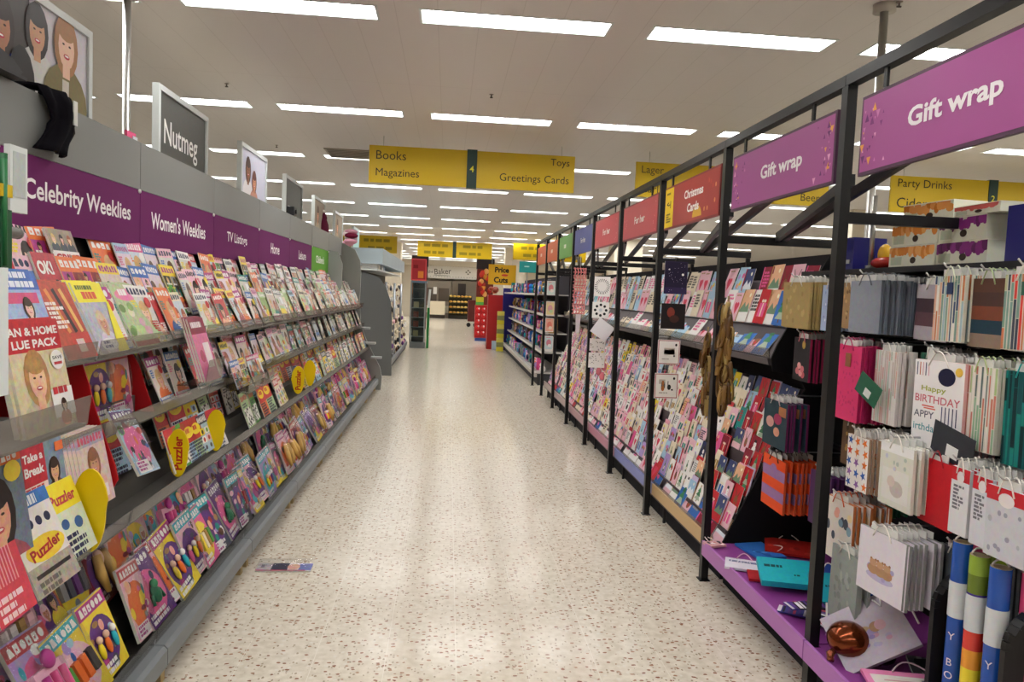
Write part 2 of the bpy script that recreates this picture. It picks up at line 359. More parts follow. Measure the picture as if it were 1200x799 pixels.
# ================================================================ LEFT: magazine racks
XS = -1.65
SEC = {-1: 'nearest', 0: 'Celebrity Weeklies', 1: "Women's Weeklies", 2: 'TV Listings', 3: 'Home', 4: 'Leisure', 5: 'green-signed', 6: 'last'}
def Y0(k): return 2.9+1.25*k
SIGNTXT = {0: ('Celebrity Weeklies', 3.545, .97), 1: ("Women's Weeklies", 4.757, .92), 2: ('TV Listings', 5.99, .55), 3: ('Home', 7.26, .35), 4: ('Leisure', 8.58, .42), 5: ("Children's", 9.75, .6)}
def lip(p0, p1, y0, y1):   # clear upstand with rounded top
    mb = MB(); mb.sheet([p0, p1], y0+.012, y1-.012, .003, 'white', 'acrylic'); return mb
for k in range(-1, 7):
    y0, y1 = Y0(k), Y0(k)+1.25
    t = thing('magazine_rack', 'grey magazine rack bay, %s' % {-1: 'nearest one, beside the green strip', 0: 'under the Celebrity Weeklies lettering', 1: "under the Women's Weeklies lettering", 2: 'under the TV Listings lettering', 3: 'under the Home lettering',
              4: 'under the Leisure lettering', 5: 'under the green header', 6: 'last one, after the small grey divider'}[k], 'magazine rack', group='magazine rack bays')
    b = MB(); b.box((-1.74, y0+.002, .1), (-1.70, y1-.002, 2.30), '3a3836'); b.build('back_panel', t)
    b = MB(); b.box((-1.7, y0+.002, .0), (-1.12, y1-.002, .11), '4a4a48')
    for yy in (y0+.06, y1-.06): b.box((-1.12, yy-.02, .0), (-1.075, yy+.02, .1), 'b09a70')
    b.build('base', t)
    b = MB(); b.prism([(-1.10, .085), (-1.045, .085), (-1.035, .10), (-1.035, .165), (-1.05, .18), (-1.10, .18)], 'y', y0+.003, y1-.003, '6b7074', 'satin'); b.build('bumper_rail', t)
    for nm, pr, cc in (('bottom_tray', [(-1.7, .42), (-1.38, .42), (-1.38, .28), (-1.24, .28), (-1.24, .14), (-1.09, .14)], '3a3836'), ('puzzle_shelf', [(-1.7, .74), (-1.33, .74), (-1.33, .655), (-1.19, .655)], '5a5854'),
                       ('middle_shelf', [(-1.7, 1.06), (-1.415, 1.06), (-1.415, .985), (-1.29, .985)], '5a5854'), ('upper_shelf', [(-1.7, 1.50), (-1.52, 1.50), (-1.52, 1.395), (-1.415, 1.395), (-1.415, 1.285), (-1.31, 1.285)], '6a6864')):
        b = MB(); b.sheet(pr, y0+.004, y1-.004, -.008, cc, 'satin'); b.build(nm, t)
    for nm, z0, x0, hh in (('upper_lip', 1.285, -1.305, .07), ('middle_lip', .985, -1.285, .06), ('puzzle_lip', .655, -1.185, .055), ('bottom_lip', .14, -1.088, .10)):
        lip((x0, z0), (x0+.012, z0+hh), y0, y1).build(nm, t)
    col = '8c8f90'; g = MB(); g.box((-1.665, y0+.003, 2.065), (XS, y1-.003, 2.312), '7d7f7e', 'satin'); g.build('top_panel', t)
    hc = '6a1f5c' if k < 5 else '5f9a35'
    T = Matrix.Translation((XS, 0, 0)) @ Matrix.Rotation(FL, 4, 'Z')
    if k < 6:
        g = MB(); g.box((-1.66, y0+.003, 1.765), (XS, y1-.003, 2.062), hc, 'matte'); hp = g.build('header_panel', t)
        if k in SIGNTXT:
            s_, yc, wd = SIGNTXT[k]; l = MB(T); l.fy = 0; l.t2(s_, yc, 1.92, .095 if k else .105, 'f4f0f0', 2, w=wd, bold=.018)
            if k == 5: pass
            l.build('lettering', hp)
        g = MB(); g.ell((XS+.004, y1-.018, 2.055), (.008, .012, .012), 'e8e8e4'); g.build('screw_cap', t)
    else:
        g = MB(); g.box((-1.66, y0+.003, 1.765), (XS, y1-.25, 2.062), hc, 'satin'); g.build('header_panel', t)

def rounded(x0, z0, x1, z1, r, n=5):
    P = []
    for cx, cz, a in ((x1-r, z1-r, 0), (x0+r, z1-r, 90), (x0+r, z0+r, 180), (x1-r, z0+r, 270)):
        for i in range(n+1): q = math.radians(a+90*i/n); P.append((cx+r*math.cos(q), cz+r*math.sin(q)))
    return P
# grey dividers
b = MB(); b.prism([(-1.66, 1.35), (-1.50, 1.38), (-1.46, 1.6), (-1.46, 1.9), (-1.52, 2.06), (-1.66, 2.08)], 'y', 10.39, 10.42, '9a9c9a', 'satin')
tag(b.build('shelf_divider'), 'small light grey divider panel after the green header', 'divider')
b = MB(); b.prism([(-1.8, .0), (-1.0, .0), (-.985, .2), (-1.02, .36), (-1.14, .58), (-1.26, .82), (-1.335, 1.05), (-1.36, 1.4), (-1.35, 1.8), (-1.37, 2.0), (-1.45, 2.16), (-1.62, 2.25), (-1.8, 2.3)], 'y', 11.66, 11.70, '8e908c', 'satin')
tag(b.build('end_divider'), 'tall light grey curved end panel closing the magazine run', 'end panel')
E2 = MB(); E2.prism([(-1.8, .0), (-.98, .0), (-.99, .5), (-1.0, 1.0), (-1.03, 1.35), (-1.12, 1.6), (-1.25, 1.78), (-1.5, 1.85), (-1.8, 1.85)], 'y', 13.6, 13.64, '5a5c5c', 'satin')
tag(E2.build('end_divider'), 'dark grey curved end panel beyond the light grey one', 'end panel')
# small slanted shelf strips on the end panel (price channels)
for i, (z, x) in enumerate(((.95, -1.24), (.72, -1.15), (.5, -1.05))):
    b = MB(); b.box((x-.1, 11.5, z), (x+.06, 11.655, z+.03), 'a8acac', 'satin'); tag(b.build('price_channel'), 'short pale price channel, %s up the curved end panel' % ORD[2-i], 'price channel', 'price channels on the curved end panel')

# ---------------------------------------------------------------- covers
SK = ['e8b898', 'd09a78', 'f0c8ac', '8a5a3e', 'c88a68']
def person(mb, x, z, s, hair, top, k=2, skin=None):
    sk = skin or R.choice(SK)
    mb.e2(x, z-.62*s, .5*s, .42*s, top, k, n=16); mb.e2(x, z+.02*s, .27*s, .36*s, hair, k+1, n=14)
    mb.r2(x-.08*s, z-.36*s, x+.08*s, z-.1*s, sk, k+2); mb.e2(x, z, .18*s, .24*s, sk, k+3, n=14)
    mb.e2(x, z+.17*s, .19*s, .10*s, hair, k+4, n=12); mb.e2(x-.07*s, z+.03*s, .03*s, .014*s, '3a2418', k+5, n=6); mb.e2(x+.07*s, z+.03*s, .03*s, .014*s, '3a2418', k+5, n=6)
    mb.e2(x, z-.10*s, .07*s, .03*s, 'c03848', k+5, n=8); mb.e2(x, z-.095*s, .05*s, .012*s, 'f4ece8', k+6, n=6)
def lines(mb, x0, x1, z, n, h, col, k=4, al='l'):
    for i in range(n):
        wd = (x1-x0)*R.uniform(.55, 1); a = x0 if al == 'l' else x1-wd
        x = a
        while x < a+wd-.006:
            q = min(R.uniform(.012, .035), a+wd-x); mb.r2(x, z-i*h*1.5, x+q-.004, z-i*h*1.5+h, col, k); x += q
def mast(mb, w, h, z0, z1, bg, fg, n=None):
    mb.r2(-w/2, z0, w/2, z1, bg, 1); n = n or R.randint(4, 8); cw = w*.86/n
    hh = z1-z0
    for i in range(n):
        x = -w*.43+i*cw; a, b_, c_, d_ = x+cw*.08, z0+hh*.2, x+cw*.9, z1-hh*R.uniform(.14, .26); st = R.random()
        if st < .35: mb.e2((a+c_)/2, (b_+d_)/2, (c_-a)/2, (d_-b_)/2, fg, 3, n=10)
        elif st < .7: mb.r2(a, b_, c_-cw*.1, d_, fg, 3); mb.r2(a+cw*.2, b_+hh*.15, a+cw*.42, b_+hh*.32, bg, 4)
        else: mb.p2([(a, b_), (c_, b_), (c_-cw*.25, d_), (a+cw*.1, d_)], fg, 3)
def blank(w, h, t, bg, edge='dcd8d0', m='print'):
    mb = MB(); mb.pm = m; mb.box((-w/2, -t, 0), (w/2, 0, h), edge, m); mb.fy = -t; mb.clip = (-w/2, 0, w/2, h); mb.r2(-w/2, 0, w/2, h, bg, .4, m); return mb
HAIR = {'blonde': 'd8b070', 'dark-haired': '2c1c18', 'red-haired': 'a04c24', 'brown-haired': '5c3a24'}
def magazine(bg, motif, w=.215, h=.29, t=.006):
    P = PAL; mb = blank(w, h, t, bg)
    other = R.choice([x for x in ('red', 'white', 'yellow', 'blue', 'pink', 'black', 'teal', 'orange') if x != bg]); fg = 'white' if bg not in ('white', 'cream', 'pale pink', 'yellow', 'pale blue') else R.choice(('red', 'navy', 'magenta', 'black'))
    if 'portrait' in motif:
        hair = HAIR[motif.split()[0]]; inner = R.choice(('cfe0ea', 'f0e0d8', 'e8d8e8', 'd8d8d0', bg)); mb.r2(-w*.5, h*.03, w*.5, h*.8, inner, .8)
        person(mb, R.uniform(-.02, .03), h*.5, h*.62, hair, R.choice(list(P.values())), 2); mast(mb, w, h, h*.8, h*.98, bg, fg); lines(mb, -w*.46, -w*.16, h*.7, 4, .009, other, 9)
        lines(mb, w*.14, w*.46, h*.35, 5, .008, fg if bg not in ('white',) else 'red', 9, 'r'); mb.r2(-w/2, 0, w/2, h*.13, other, 9); lines(mb, -w*.44, w*.44, h*.075, 2, .014, 'white' if other != 'white' else 'black', 11)
        if R.random() < .5: mb.e2(w*.3, h*.7, w*.14, w*.13, R.choice(('yellow', 'red', 'white')), 10)
    elif motif == 'two people':
        mb.r2(-w/2, h*.1, w/2, h*.8, R.choice(('d8c8c0', 'e0d0d8', 'c8d8e0')), .8); person(mb, -w*.22, h*.5, h*.45, R.choice(list(HAIR.values())), R.choice(list(P.values())), 2); person(mb, w*.22, h*.46, h*.45, R.choice(list(HAIR.values())), R.choice(list(P.values())), 9)
        mast(mb, w, h, h*.8, h*.98, bg, fg); mb.r2(-w/2, 0, w/2, h*.2, other, 17); lines(mb, -w*.45, w*.45, h*.13, 2, .022, 'white' if other != 'white' else 'red', 18)
    elif motif == 'photo boxes':
        mast(mb, w, h, h*.8, h*.98, bg, fg)
        for i in range(3):
            for j in range(2):
                x0 = -w*.47+j*w*.48; z0 = h*.04+i*h*.25; mb.r2(x0, z0, x0+w*.45, z0+h*.23, R.choice(list(P.values())), 2); person(mb, x0+w*.22, z0+h*.13, h*.2, R.choice(list(HAIR.values())), R.choice(list(P.values())), 3); lines(mb, x0+.004, x0+w*.4, z0+.012, 1, .01, 'white', 12)
    elif motif == 'food':
        mb.r2(-w/2, 0, w/2, h*.78, R.choice(('e8dcc8', 'c8a888', '7c3c24', 'd8e0d0')), .8); mast(mb, w, h, h*.8, h*.97, bg, fg); mb.e2(0, h*.33, w*.42, w*.36, 'f2eee6', 2, n=20)
        for i in range(12): a = R.uniform(0, 6.28); q = R.uniform(0, w*.24); mb.e2(q*math.cos(a), h*.33+q*math.sin(a)*.8, w*.08, w*.06, R.choice(('a04820', 'c83828', '5c8c30', 'e0a040', 'd8c080', '6c3018')), 3+i*.3, n=9)
        lines(mb, -w*.45, -w*.05, h*.72, 3, .012, 'red', 8)
    elif motif == 'flowers':
        mb.r2(-w/2, 0, w/2, h*.8, R.choice(('9cb878', 'c8d8b0', 'e8e0d0')), .8); mast(mb, w, h, h*.8, h*.98, bg, fg)
        for i in range(9):
            x, z = R.uniform(-w*.38, w*.38), R.uniform(h*.08, h*.68); q = R.choice(('pink', 'white', 'yellow', 'lilac', 'red'))
            for a in range(5): mb.e2(x+.014*math.cos(a*1.257), z+.014*math.sin(a*1.257), .013, .013, q, 2+i*.3, n=8)
            mb.e2(x, z, .008, .008, 'f0c030', 5+i*.3, n=7)
    elif motif == 'a room':
        mb.r2(-w/2, h*.3, w/2, h*.8, R.choice(('d8d4cc', 'b8c8d0', 'e4d8c8')), .8); mb.r2(-w/2, 0, w/2, h*.3, 'a8896c', .9); mb.r2(-w*.38, h*.2, w*.3, h*.36, R.choice(list(P.values())), 2); mb.r2(-w*.34, h*.32, w*.26, h*.46, R.choice(list(P.values())), 1.5)
        mb.r2(w*.1, h*.52, w*.4, h*.74, 'eef2f4', 2); mb.e2(-w*.3, h*.6, w*.1, w*.12, '5c8c48', 2); mast(mb, w, h, h*.82, h*.98, bg, fg); lines(mb, -w*.45, 0, h*.13, 3, .012, 'white', 5)
    elif motif == 'a vehicle':
        mb.r2(-w/2, 0, w/2, h*.8, R.choice(('8ca0a8', '6c8c5c', 'c0c8cc')), .8); mast(mb, w, h, h*.8, h*.98, bg, fg); q = R.choice(('red', 'blue', 'yellow', 'white')); mb.r2(-w*.4, h*.25, w*.4, h*.4, q, 2); mb.p2([(-w*.28, h*.4), (w*.25, h*.4), (w*.15, h*.52), (-w*.18, h*.52)], q, 2)
        mb.p2([(-w*.22, h*.41), (w*.19, h*.41), (w*.12, h*.5), (-w*.15, h*.5)], '283038', 3); mb.e2(-w*.24, h*.25, w*.09, w*.09, 'black', 4); mb.e2(w*.24, h*.25, w*.09, w*.09, 'black', 4); lines(mb, -w*.45, w*.4, h*.14, 3, .014, 'white', 5)
    mb.r2(w*.2, h*.02, w*.45, h*.11, 'f6f6f4', 19)
    for i in range(7): mb.r2(w*.22+i*w*.03, h*.03, w*.235+i*w*.03, h*.10, '202020', 20)
    return mb.mesh('magazine')
def puzzle(bg, kind, w=.2, h=.27, t=.008):
    mb = blank(w, h, t, bg); q = 'red' if bg != 'red' else 'white'
    if kind == 'a crossword grid':
        mb.r2(-w*.42, h*.06, w*.42, h*.55, 'f6f4ee', 2)
        for i in range(8):
            for j in range(8):
                if R.random() < .34: mb.r2(-w*.42+i*w*.105, h*.06+j*h*.061, -w*.42+(i+1)*w*.105, h*.06+(j+1)*h*.061, '181818', 3)
        mast(mb, w, h, h*.72, h*.96, bg, q); lines(mb, -w*.4, w*.4, h*.66, 2, .012, 'navy', 4)
    elif kind == 'number boxes':
        for i in range(3):
            for j in range(2): mb.r2(-w*.44+j*w*.46, h*.05+i*h*.2, -w*.44+j*w*.46+w*.42, h*.05+i*h*.2+h*.17, R.choice(('white', 'pale blue', 'pale pink', 'yellow')), 2); mb.e2(-w*.22+j*w*.46, h*.13+i*h*.2, w*.1, w*.08, R.choice(('red', 'blue', 'navy', 'green')), 3)
        mast(mb, w, h, h*.72, h*.96, R.choice(('red', 'blue', 'navy')), 'white')
    else:
        mb.r2(-w/2, h*.45, w/2, h, 'red', 1); mb.e2(0, h*.7, w*.4, h*.14, 'yellow', 2, n=20); lines(mb, -w*.25, w*.25, h*.68, 1, .03, 'red', 3); lines(mb, -w*.42, w*.42, h*.38, 6, .014, 'navy', 3)
    return mb.mesh('puzzle_magazine')
def kidsmag(bg, motif, w=.22, h=.3, t=.012):
    mb = blank(w, h, t, bg); P = list(PAL.values())
    mast(mb, w, h, h*.82, h*.98, R.choice(('magenta', 'purple', 'yellow', 'turquoise', 'red')), 'white', 6)
    a2 = R.choice([x for x in ('pink', 'lilac', 'turquoise', 'yellow', 'purple', 'orange', 'pale pink') if x != bg]); mb.e2(0, h*.42, w*.46, h*.34, a2, 1.2, n=18)
    for i in range(7): mb.e2(R.uniform(-.4, .4)*w, R.uniform(.08, .8)*h, R.uniform(.04, .12)*w, R.uniform(.04, .12)*w, R.choice(P), 2+i*.4, n=9)
    lines(mb, -w*.45, w*.3, h*.12, 2, .016, 'white', 6)
    y = -t-.012
    if motif == 'toy figures':
        for i in range(3): x = -w*.26+i*w*.26; q = R.choice(('purple', 'pink', 'turquoise', 'yellow', 'lilac', 'orange')); mb.ell((x, y+.004, h*.36), (.017, .009, .034), q); mb.ell((x, y, h*.36+.042), (.015, .011, .015), R.choice(('f0c8ac', 'f2f0ec', q)))
    elif motif == 'a beauty set':
        mb.box((-w*.34, y-.01, h*.2), (w*.34, -t, h*.6), 'f0b8d0', 'satin')
        for i in range(3): mb.tube([(-w*.2+i*w*.2, y-.016, h*.24), (-w*.2+i*w*.2, y-.016, h*.52)], .012, R.choice(('magenta', 'purple', 'gold', 'pink')))
        mb.ell((0, y-.02, h*.66), (.03, .014, .03), 'magenta')
    elif motif == 'a green toy':
        mb.ell((0, y, h*.38), (.035, .014, .04), '1c6a48'); mb.ell((.01, y-.006, h*.52), (.022, .014, .02), '2c8a58'); mb.tube([(-.035, y, h*.4), (-.05, y, h*.26)], .007, '1c6a48'); mb.tube([(.035, y, h*.4), (.045, y, h*.26)], .007, '1c6a48')
    elif motif == 'a doll hairpiece':
        mb.ell((0, y, h*.6), (.03, .018, .035), 'f0c8ac'); mb.tube([(-.03, y-.01, h*.66), (-.05, y-.01, h*.4), (-.04, y-.01, h*.15)], [.018, .022, .01], 'd8b060'); mb.tube([(.03, y-.01, h*.66), (.05, y-.01, h*.4), (.04, y-.01, h*.15)], [.018, .022, .01], 'd8b060')
    elif motif == 'printed shapes':
        for i in range(10): mb.e2(R.uniform(-.4, .4)*w, R.uniform(.1, .75)*h, R.uniform(.05, .16)*w, R.uniform(.05, .13)*w, R.choice(P), 6+i*.3, n=9)
        mb.r2(-w*.45, h*.02, w*.1, h*.2, 'white', 12); lines(mb, -w*.42, w*.08, h*.15, 3, .01, 'magenta', 13)
    elif motif == 'printed characters':
        for i in range(3): person(mb, (-.26+.26*i)*w, h*R.uniform(.35, .55), h*.3, R.choice(P), R.choice(('e65c98', '62307e', '22aebe', 'f2d824', 'b02c86')), 5+i*5)
        mb.r2(-w*.5, 0, w*.5, h*.12, R.choice(('magenta', 'purple', 'turquoise', 'yellow')), 21); lines(mb, -w*.4, w*.4, h*.06, 1, .016, 'white', 22)
    else:
        for i in range(4): mb.box((-w*.38+i*w*.2, y-.004, h*.28), (-w*.38+i*w*.2+.03, -t, h*.56), R.choice(P), 'satin')
    return mb.mesh('bagged_magazine')
def film_mesh(w, h, t, bulge):
    mb = MB(); nx, nz = 6, 8; V = []
    for j in range(nz+1):
        for i in range(nx+1):
            u, v = i/nx, j/nz; V.append(((u-.5)*w*1.02, -t-.003-bulge*math.sin(PI*u)*math.sin(PI*v)+R.uniform(-.002, .002), .008+v*h*1.02))
    F = [(j*(nx+1)+i, j*(nx+1)+i+1, (j+1)*(nx+1)+i+1, (j+1)*(nx+1)+i) for j in range(nz) for i in range(nx)]
    mb.idx(V, F, 'white', 'film', True); return mb.mesh('plastic_wrap')
FILM = [film_mesh(.22, .3, .012, .045) for _ in range(4)]

MOT = ['blonde portrait', 'dark-haired portrait', 'red-haired portrait', 'brown-haired portrait', 'two people', 'photo boxes', 'food', 'flowers', 'a room', 'a vehicle']
def bank(fn, bgs, mots, n):
    out = []; seen = set(); i = 0
    while len(out) < n and i < 500:
        i += 1; bg, mo = R.choice(bgs), R.choice(mots)
        if (bg, mo) in seen: continue
        seen.add((bg, mo)); out.append((bg, mo, fn(bg, mo)))
    return out
PEO = MOT[:6]
WEEK = bank(magazine, ['red', 'yellow', 'pink', 'white', 'pale pink', 'orange', 'pale blue', 'magenta', 'cream', 'blue'], PEO, 30)
HOME = bank(magazine, ['white', 'cream', 'pale blue', 'pale pink', 'grey', 'teal', 'brown', 'pale green', 'red'], ['food', 'flowers', 'a room', 'blonde portrait', 'brown-haired portrait', 'photo boxes'], 28)
LEIS = bank(magazine, ['blue', 'white', 'black', 'grey', 'orange', 'green', 'slate', 'cream', 'red'], ['a vehicle', 'a room', 'dark-haired portrait', 'photo boxes', 'flowers', 'food', 'two people'], 28)
PUZ = bank(puzzle, ['yellow', 'white', 'pale blue', 'red', 'cream', 'green', 'pale green', 'orange'], ['a crossword grid', 'number boxes', 'a banner oval'], 16)
KID = bank(kidsmag, ['pink', 'purple', 'lilac', 'pale pink', 'blue', 'magenta', 'lilac', 'pink', 'turquoise', 'yellow', 'orange', 'crimson', 'slate', 'pale blue'], ['toy figures', 'printed shapes', 'printed shapes', 'a beauty set', 'printed characters', 'printed characters', 'a green toy', 'a doll hairpiece', 'coloured pens', 'coloured pens'], 34)

def put_mag(kind, item, x, y, z, tilt, roll, label, scale=1, film=False, yawj=0):
    bg, mo, me = item
    o = link(kind, me, None, (x, y, z), (-tilt, roll, FL+yawj)); o.scale = (scale,)*3
    cat = {'magazine': 'magazine', 'puzzle_magazine': 'puzzle magazine', 'bagged_magazine': "children's magazine"}[kind]
    tag(o, label, cat, {'magazine': 'magazines on the racks', 'puzzle_magazine': 'puzzle magazines on the racks', 'bagged_magazine': "bagged children's magazines"}[kind])
    if film: link('plastic_wrap', R.choice(FILM), o)
    return o
BAYN = {k: v for k, v in SEC.items()}
def row(k, kind, src, x, z, tilt, pitch, rname, n0=0, film=0, skip=.04, y0=None, y1=None, small=1.0, jz=.012):
    a = (y0 if y0 is not None else Y0(k)+.02); e = (y1 if y1 is not None else Y0(k)+1.23); n = 0; y = a+pitch*.5
    while y < e-pitch*.3:
        if R.random() > skip:
            it = R.choice(src); s = R.uniform(.88, 1.02)*small
            lab = {'magazine': '%s magazine showing %s', 'puzzle_magazine': '%s puzzle book, %s', 'bagged_magazine': "%s bagged magazine, %s"}[kind] % (it[0], it[1])
            put_mag(kind, it, x+(.009 if n % 2 else -.004)+R.uniform(-.003, .003), y+R.uniform(-.01, .01), z+R.uniform(0, jz), tilt+(R.uniform(-.05, .04) if kind != 'bagged_magazine' else R.uniform(-.16, .05)), R.uniform(-.045, .045) if kind != 'bagged_magazine' else R.uniform(-.12, .12),
                    '%s, %s along, %s, %s bay' % (lab, ORD[n+n0], rname, BAYN[k]), s, film and R.random() < film, R.uniform(-.08, .08))
        n += 1; y += pitch*R.uniform(.9, 1.1)
SRC = {-1: WEEK, 0: WEEK, 1: WEEK, 2: WEEK+HOME, 3: HOME, 4: LEIS, 5: LEIS, 6: HOME}
for k in range(-1, 7):
    far = k >= 4; s = SRC[k]; ya = 2.0 if k == -1 else None
    pt = .172 if not far else .2
    row(k, 'magazine', s, -1.563, 1.508, .34, pt if k < 5 else .24, 'upper back row', y0=ya)
    row(k, 'magazine', s, -1.455, 1.402, .40, pt, 'upper middle row', y0=ya)
    row(k, 'magazine', s, -1.35, 1.293, .42, pt, 'upper front row', y0=ya if k != -1 else 2.45, small=.95)
    if k >= 0:
        row(k, 'magazine', s, -1.46, 1.068, .30, pt, 'middle back row', y0=3.6 if k == 0 else None, small=.85)
        row(k, 'magazine', s, -1.332, .994, .36, pt, 'middle front row', y0=3.62 if k == 0 else None, small=.9)
    if k >= 1:
        row(k, 'puzzle_magazine', PUZ, -1.235, .664, .36, .19, 'puzzle shelf front row', small=.9, y1=6.1 if k == 2 else None)
        row(k, 'puzzle_magazine', PUZ, -1.38, .749, .3, .2, 'puzzle shelf back row', small=.9)
    fl = .85 if k < 3 else .3 if k < 5 else 0
    row(k, 'bagged_magazine', KID, -1.445, .431, .36, .165, 'bottom bin back row', film=fl, y0=ya, jz=.05, small=1.05)
    row(k, 'bagged_magazine', KID, -1.297, .291, .44, .17, 'bottom bin middle row', film=fl, y0=ya, jz=.05, small=1.05)
    row(k, 'bagged_magazine', KID, -1.155, .151, .48, .17, 'bottom bin front row', film=fl, y0=2.3 if k == -1 else None, jz=.03, small=1.08)

# ---------------------------------------------------------------- named covers the photo shows
def hero(name, fn, w, h, x, y, z, tilt, label, cat, grp=None, t=.008, roll=0, yj=0, bg='white', copies=0, dy=-.012, dx=-.01, m='print', base=None):
    mb = blank(w, h, t, bg, m=m); fn(mb, w, h); me = mb.mesh(name)
    o = link(name, me, None, (x, y, z), (-tilt, roll, FL+yj)); tag(o, label, cat, grp)
    for i in range(copies):
        q = o.copy(); COL.objects.link(q); q.location = (x+dx*(i+1), y+dy*(i+1), z+.004*(i+1)); tag(q, 'copy stacked behind the %s' % label, cat, 'copies of one %s' % base if base else 'copies stacked behind the front magazines')
    return o
def f_home(mb, w, h):
    mb.r2(-w/2, h*.72, w/2, h, 'red', 1); mb.t2('AN & HOME', 0, h*.9, h*.075, 'white', 3, w=w*.92, bold=.03); mb.t2('LUE PACK', 0, h*.79, h*.075, 'white', 3, w=w*.85, bold=.03)
    mb.r2(-w/2, 0, w/2, h*.72, 'd8c8a0', .8); person(mb, -w*.1, h*.47, h*.72, 'b88850', 'c8b8a0', 2, 'e8b898'); mb.e2(w*.33, h*.62, w*.13, h*.09, 'white', 10); mb.t2('SAVE', w*.33, h*.64, h*.03, '202020', 12, w=w*.19, bold=.02); mb.r2(w*.25, h*.575, w*.41, h*.60, 'red', 12)
    mb.r2(w*.08, h*.1, w*.5, h*.36, 'white', 10); lines(mb, w*.12, w*.47, h*.31, 1, .02, 'red', 12); person(mb, w*.28, h*.2, h*.18, '3c2418', 'c87858', 12)
def f_tab(mb, w, h):
    mb.r2(-w/2, h*.6, w*.06, h, 'c01830', 1); mb.t2('Take a', -w*.21, h*.89, h*.09, 'white', 3, w=w*.44, bold=.035); mb.t2('Break', -w*.21, h*.75, h*.1, 'white', 3, w=w*.44, bold=.035)
    mb.r2(w*.06, h*.3, w/2, h, '7c94a8', .8); mb.r2(w*.3, h*.86, w/2, h*.96, 'orange', 8); person(mb, w*.24, h*.66, h*.42, '2c1810', '6c4838', 2, 'e0a888'); mb.r2(-w/2, h*.3, w*.06, h*.6, 'f4dcd0', .9); lines(mb, -w*.45, 0, h*.54, 4, .014, 'red', 3)
    mb.r2(-w/2, 0, -w*.05, h*.3, '5090c8', .9); person(mb, -w*.3, h*.16, h*.2, '7c4824', 'c04828', 2); mb.r2(-w*.05, 0, w/2, h*.3, 'f0e0b0', .9); mb.r2(0, h*.17, w*.45, h*.27, 'orange', 2); lines(mb, 0, w*.42, h*.1, 2, .016, '303030', 3)
def f_crime(mb, w, h):
    mb.r2(-w/2, h*.6, w/2, h, '9c8c78', .8)
    for i in range(3): person(mb, -w*.3+i*w*.3, h*.82, h*.25, R.choice(list(HAIR.values())), 'slate', 2+i*.1)
    mb.r2(-w/2, h*.36, w/2, h*.62, 'f4f0ec', 10); mb.t2('CRIME', 0, h*.49, h*.16, 'c01828', 12, w=w*.9, bold=.035); mb.r2(-w/2, 0, w/2, h*.36, '7c88b8', 1); person(mb, -w*.15, h*.18, h*.25, 'd8b070', 'b8a830', 2); mb.r2(w*.1, 0, w*.4, h*.3, 'b8b048', 3)
def f_ok(mb, w, h):
    mb.r2(-w/2, h*.5, w/2, h, 'b82838', 1); mb.t2('OK!', -w*.1, h*.74, h*.24, 'white', 3, w=w*.62, bold=.04); person(mb, w*.2, h*.35, h*.5, '3c2418', 'c8b8b0', 1.5)
def f_puz(mb, w, h):
    mb.r2(-w/2, 0, w/2, h*.35, 'b0a898', 1); mb.r2(-w/2, h*.35, w/2, h, 'e8e4dc', 1); mb.e2(w*.02, h*.5, w*.44, h*.15, 'f2d020', 3, n=22); mb.t2('Puzzler', w*.02, h*.5, h*.14, 'b81c28', 5, w=w*.72, rot=.12, bold=.03)
    for i in range(4): mb.e2(-w*.3+i*w*.2, h*.82, w*.07, h*.06, 'navy', 2); mb.r2(-w*.4, h*.2, w*.4, h*.25, '585450', 3)
    lines(mb, -w*.4, w*.4, h*.1, 2, .014, '706860', 3)
def f_puz2(mb, w, h):
    mb.r2(-w/2, h*.62, w/2, h, 'f4e020', 1); mb.t2('Puzzler', 0, h*.78, h*.15, 'c83050', 3, w=w*.8, bold=.03); mb.r2(-w/2, 0, w/2, h*.62, 'd8e4c8', 1); mb.e2(-w*.2, h*.45, w*.12, h*.07, '2c5c98', 3); mb.e2(w*.2, h*.4, w*.13, h*.08, '2c5c98', 3); lines(mb, -w*.4, w*.4, h*.25, 4, .014, 'navy', 3)
def f_tv(mb, w, h):
    mb.r2(-w/2, h*.55, w/2, h, '5c3c48', 1); mb.t2('TV', 0, h*.7, h*.16, 'f4f0ec', 3, w=w*.45, bold=.03); person(mb, 0, h*.3, h*.4, 'd8b070', 'c87890', 1.5)
def f_smile(mb, w, h):
    mb.r2(-w/2, 0, w/2, h, '6c7c8c', .8); person(mb, -w*.1, h*.42, h*1.05, '1c1210', '9c4858', 2, 'e0a484'); mb.e2(w*.28, h*.8, w*.17, h*.1, 'yellow', 10); mast(mb, w, h, h*.88, h, 'orange', 'white')
def f_blue(mb, w, h):
    mb.r2(-w/2, h*.8, w/2, h, '3c68b8', 1); lines(mb, -w*.42, w*.42, h*.92, 2, .02, 'e8ecf8', 3); mb.r2(-w/2, 0, w/2, h*.8, '9cb0d8', .8); mb.r2(-w*.4, h*.66, w*.4, h*.77, 'd04878', 1.5); person(mb, w*.12, h*.6, h*.34, '3c2818', 'e8e8e8', 3); mb.p2([(w*.0, 0), (w*.3, 0), (w*.24, h*.45), (w*.04, h*.45)], 'e8e6e4', 2.5)
def f_red(mb, w, h):
    mb.r2(-w/2, 0, w/2, h, 'd83c50', .8); lines(mb, -w*.4, w*.4, h*.88, 1, .034, 'white', 3)
    for i in range(8): mb.r2(-w*.3+i*w*.08, h*.35, -w*.27+i*w*.08, h*.75, 'f0a8a8', 3)
    lines(mb, -w*.4, w*.4, h*.2, 3, .016, 'f8d8d8', 3)
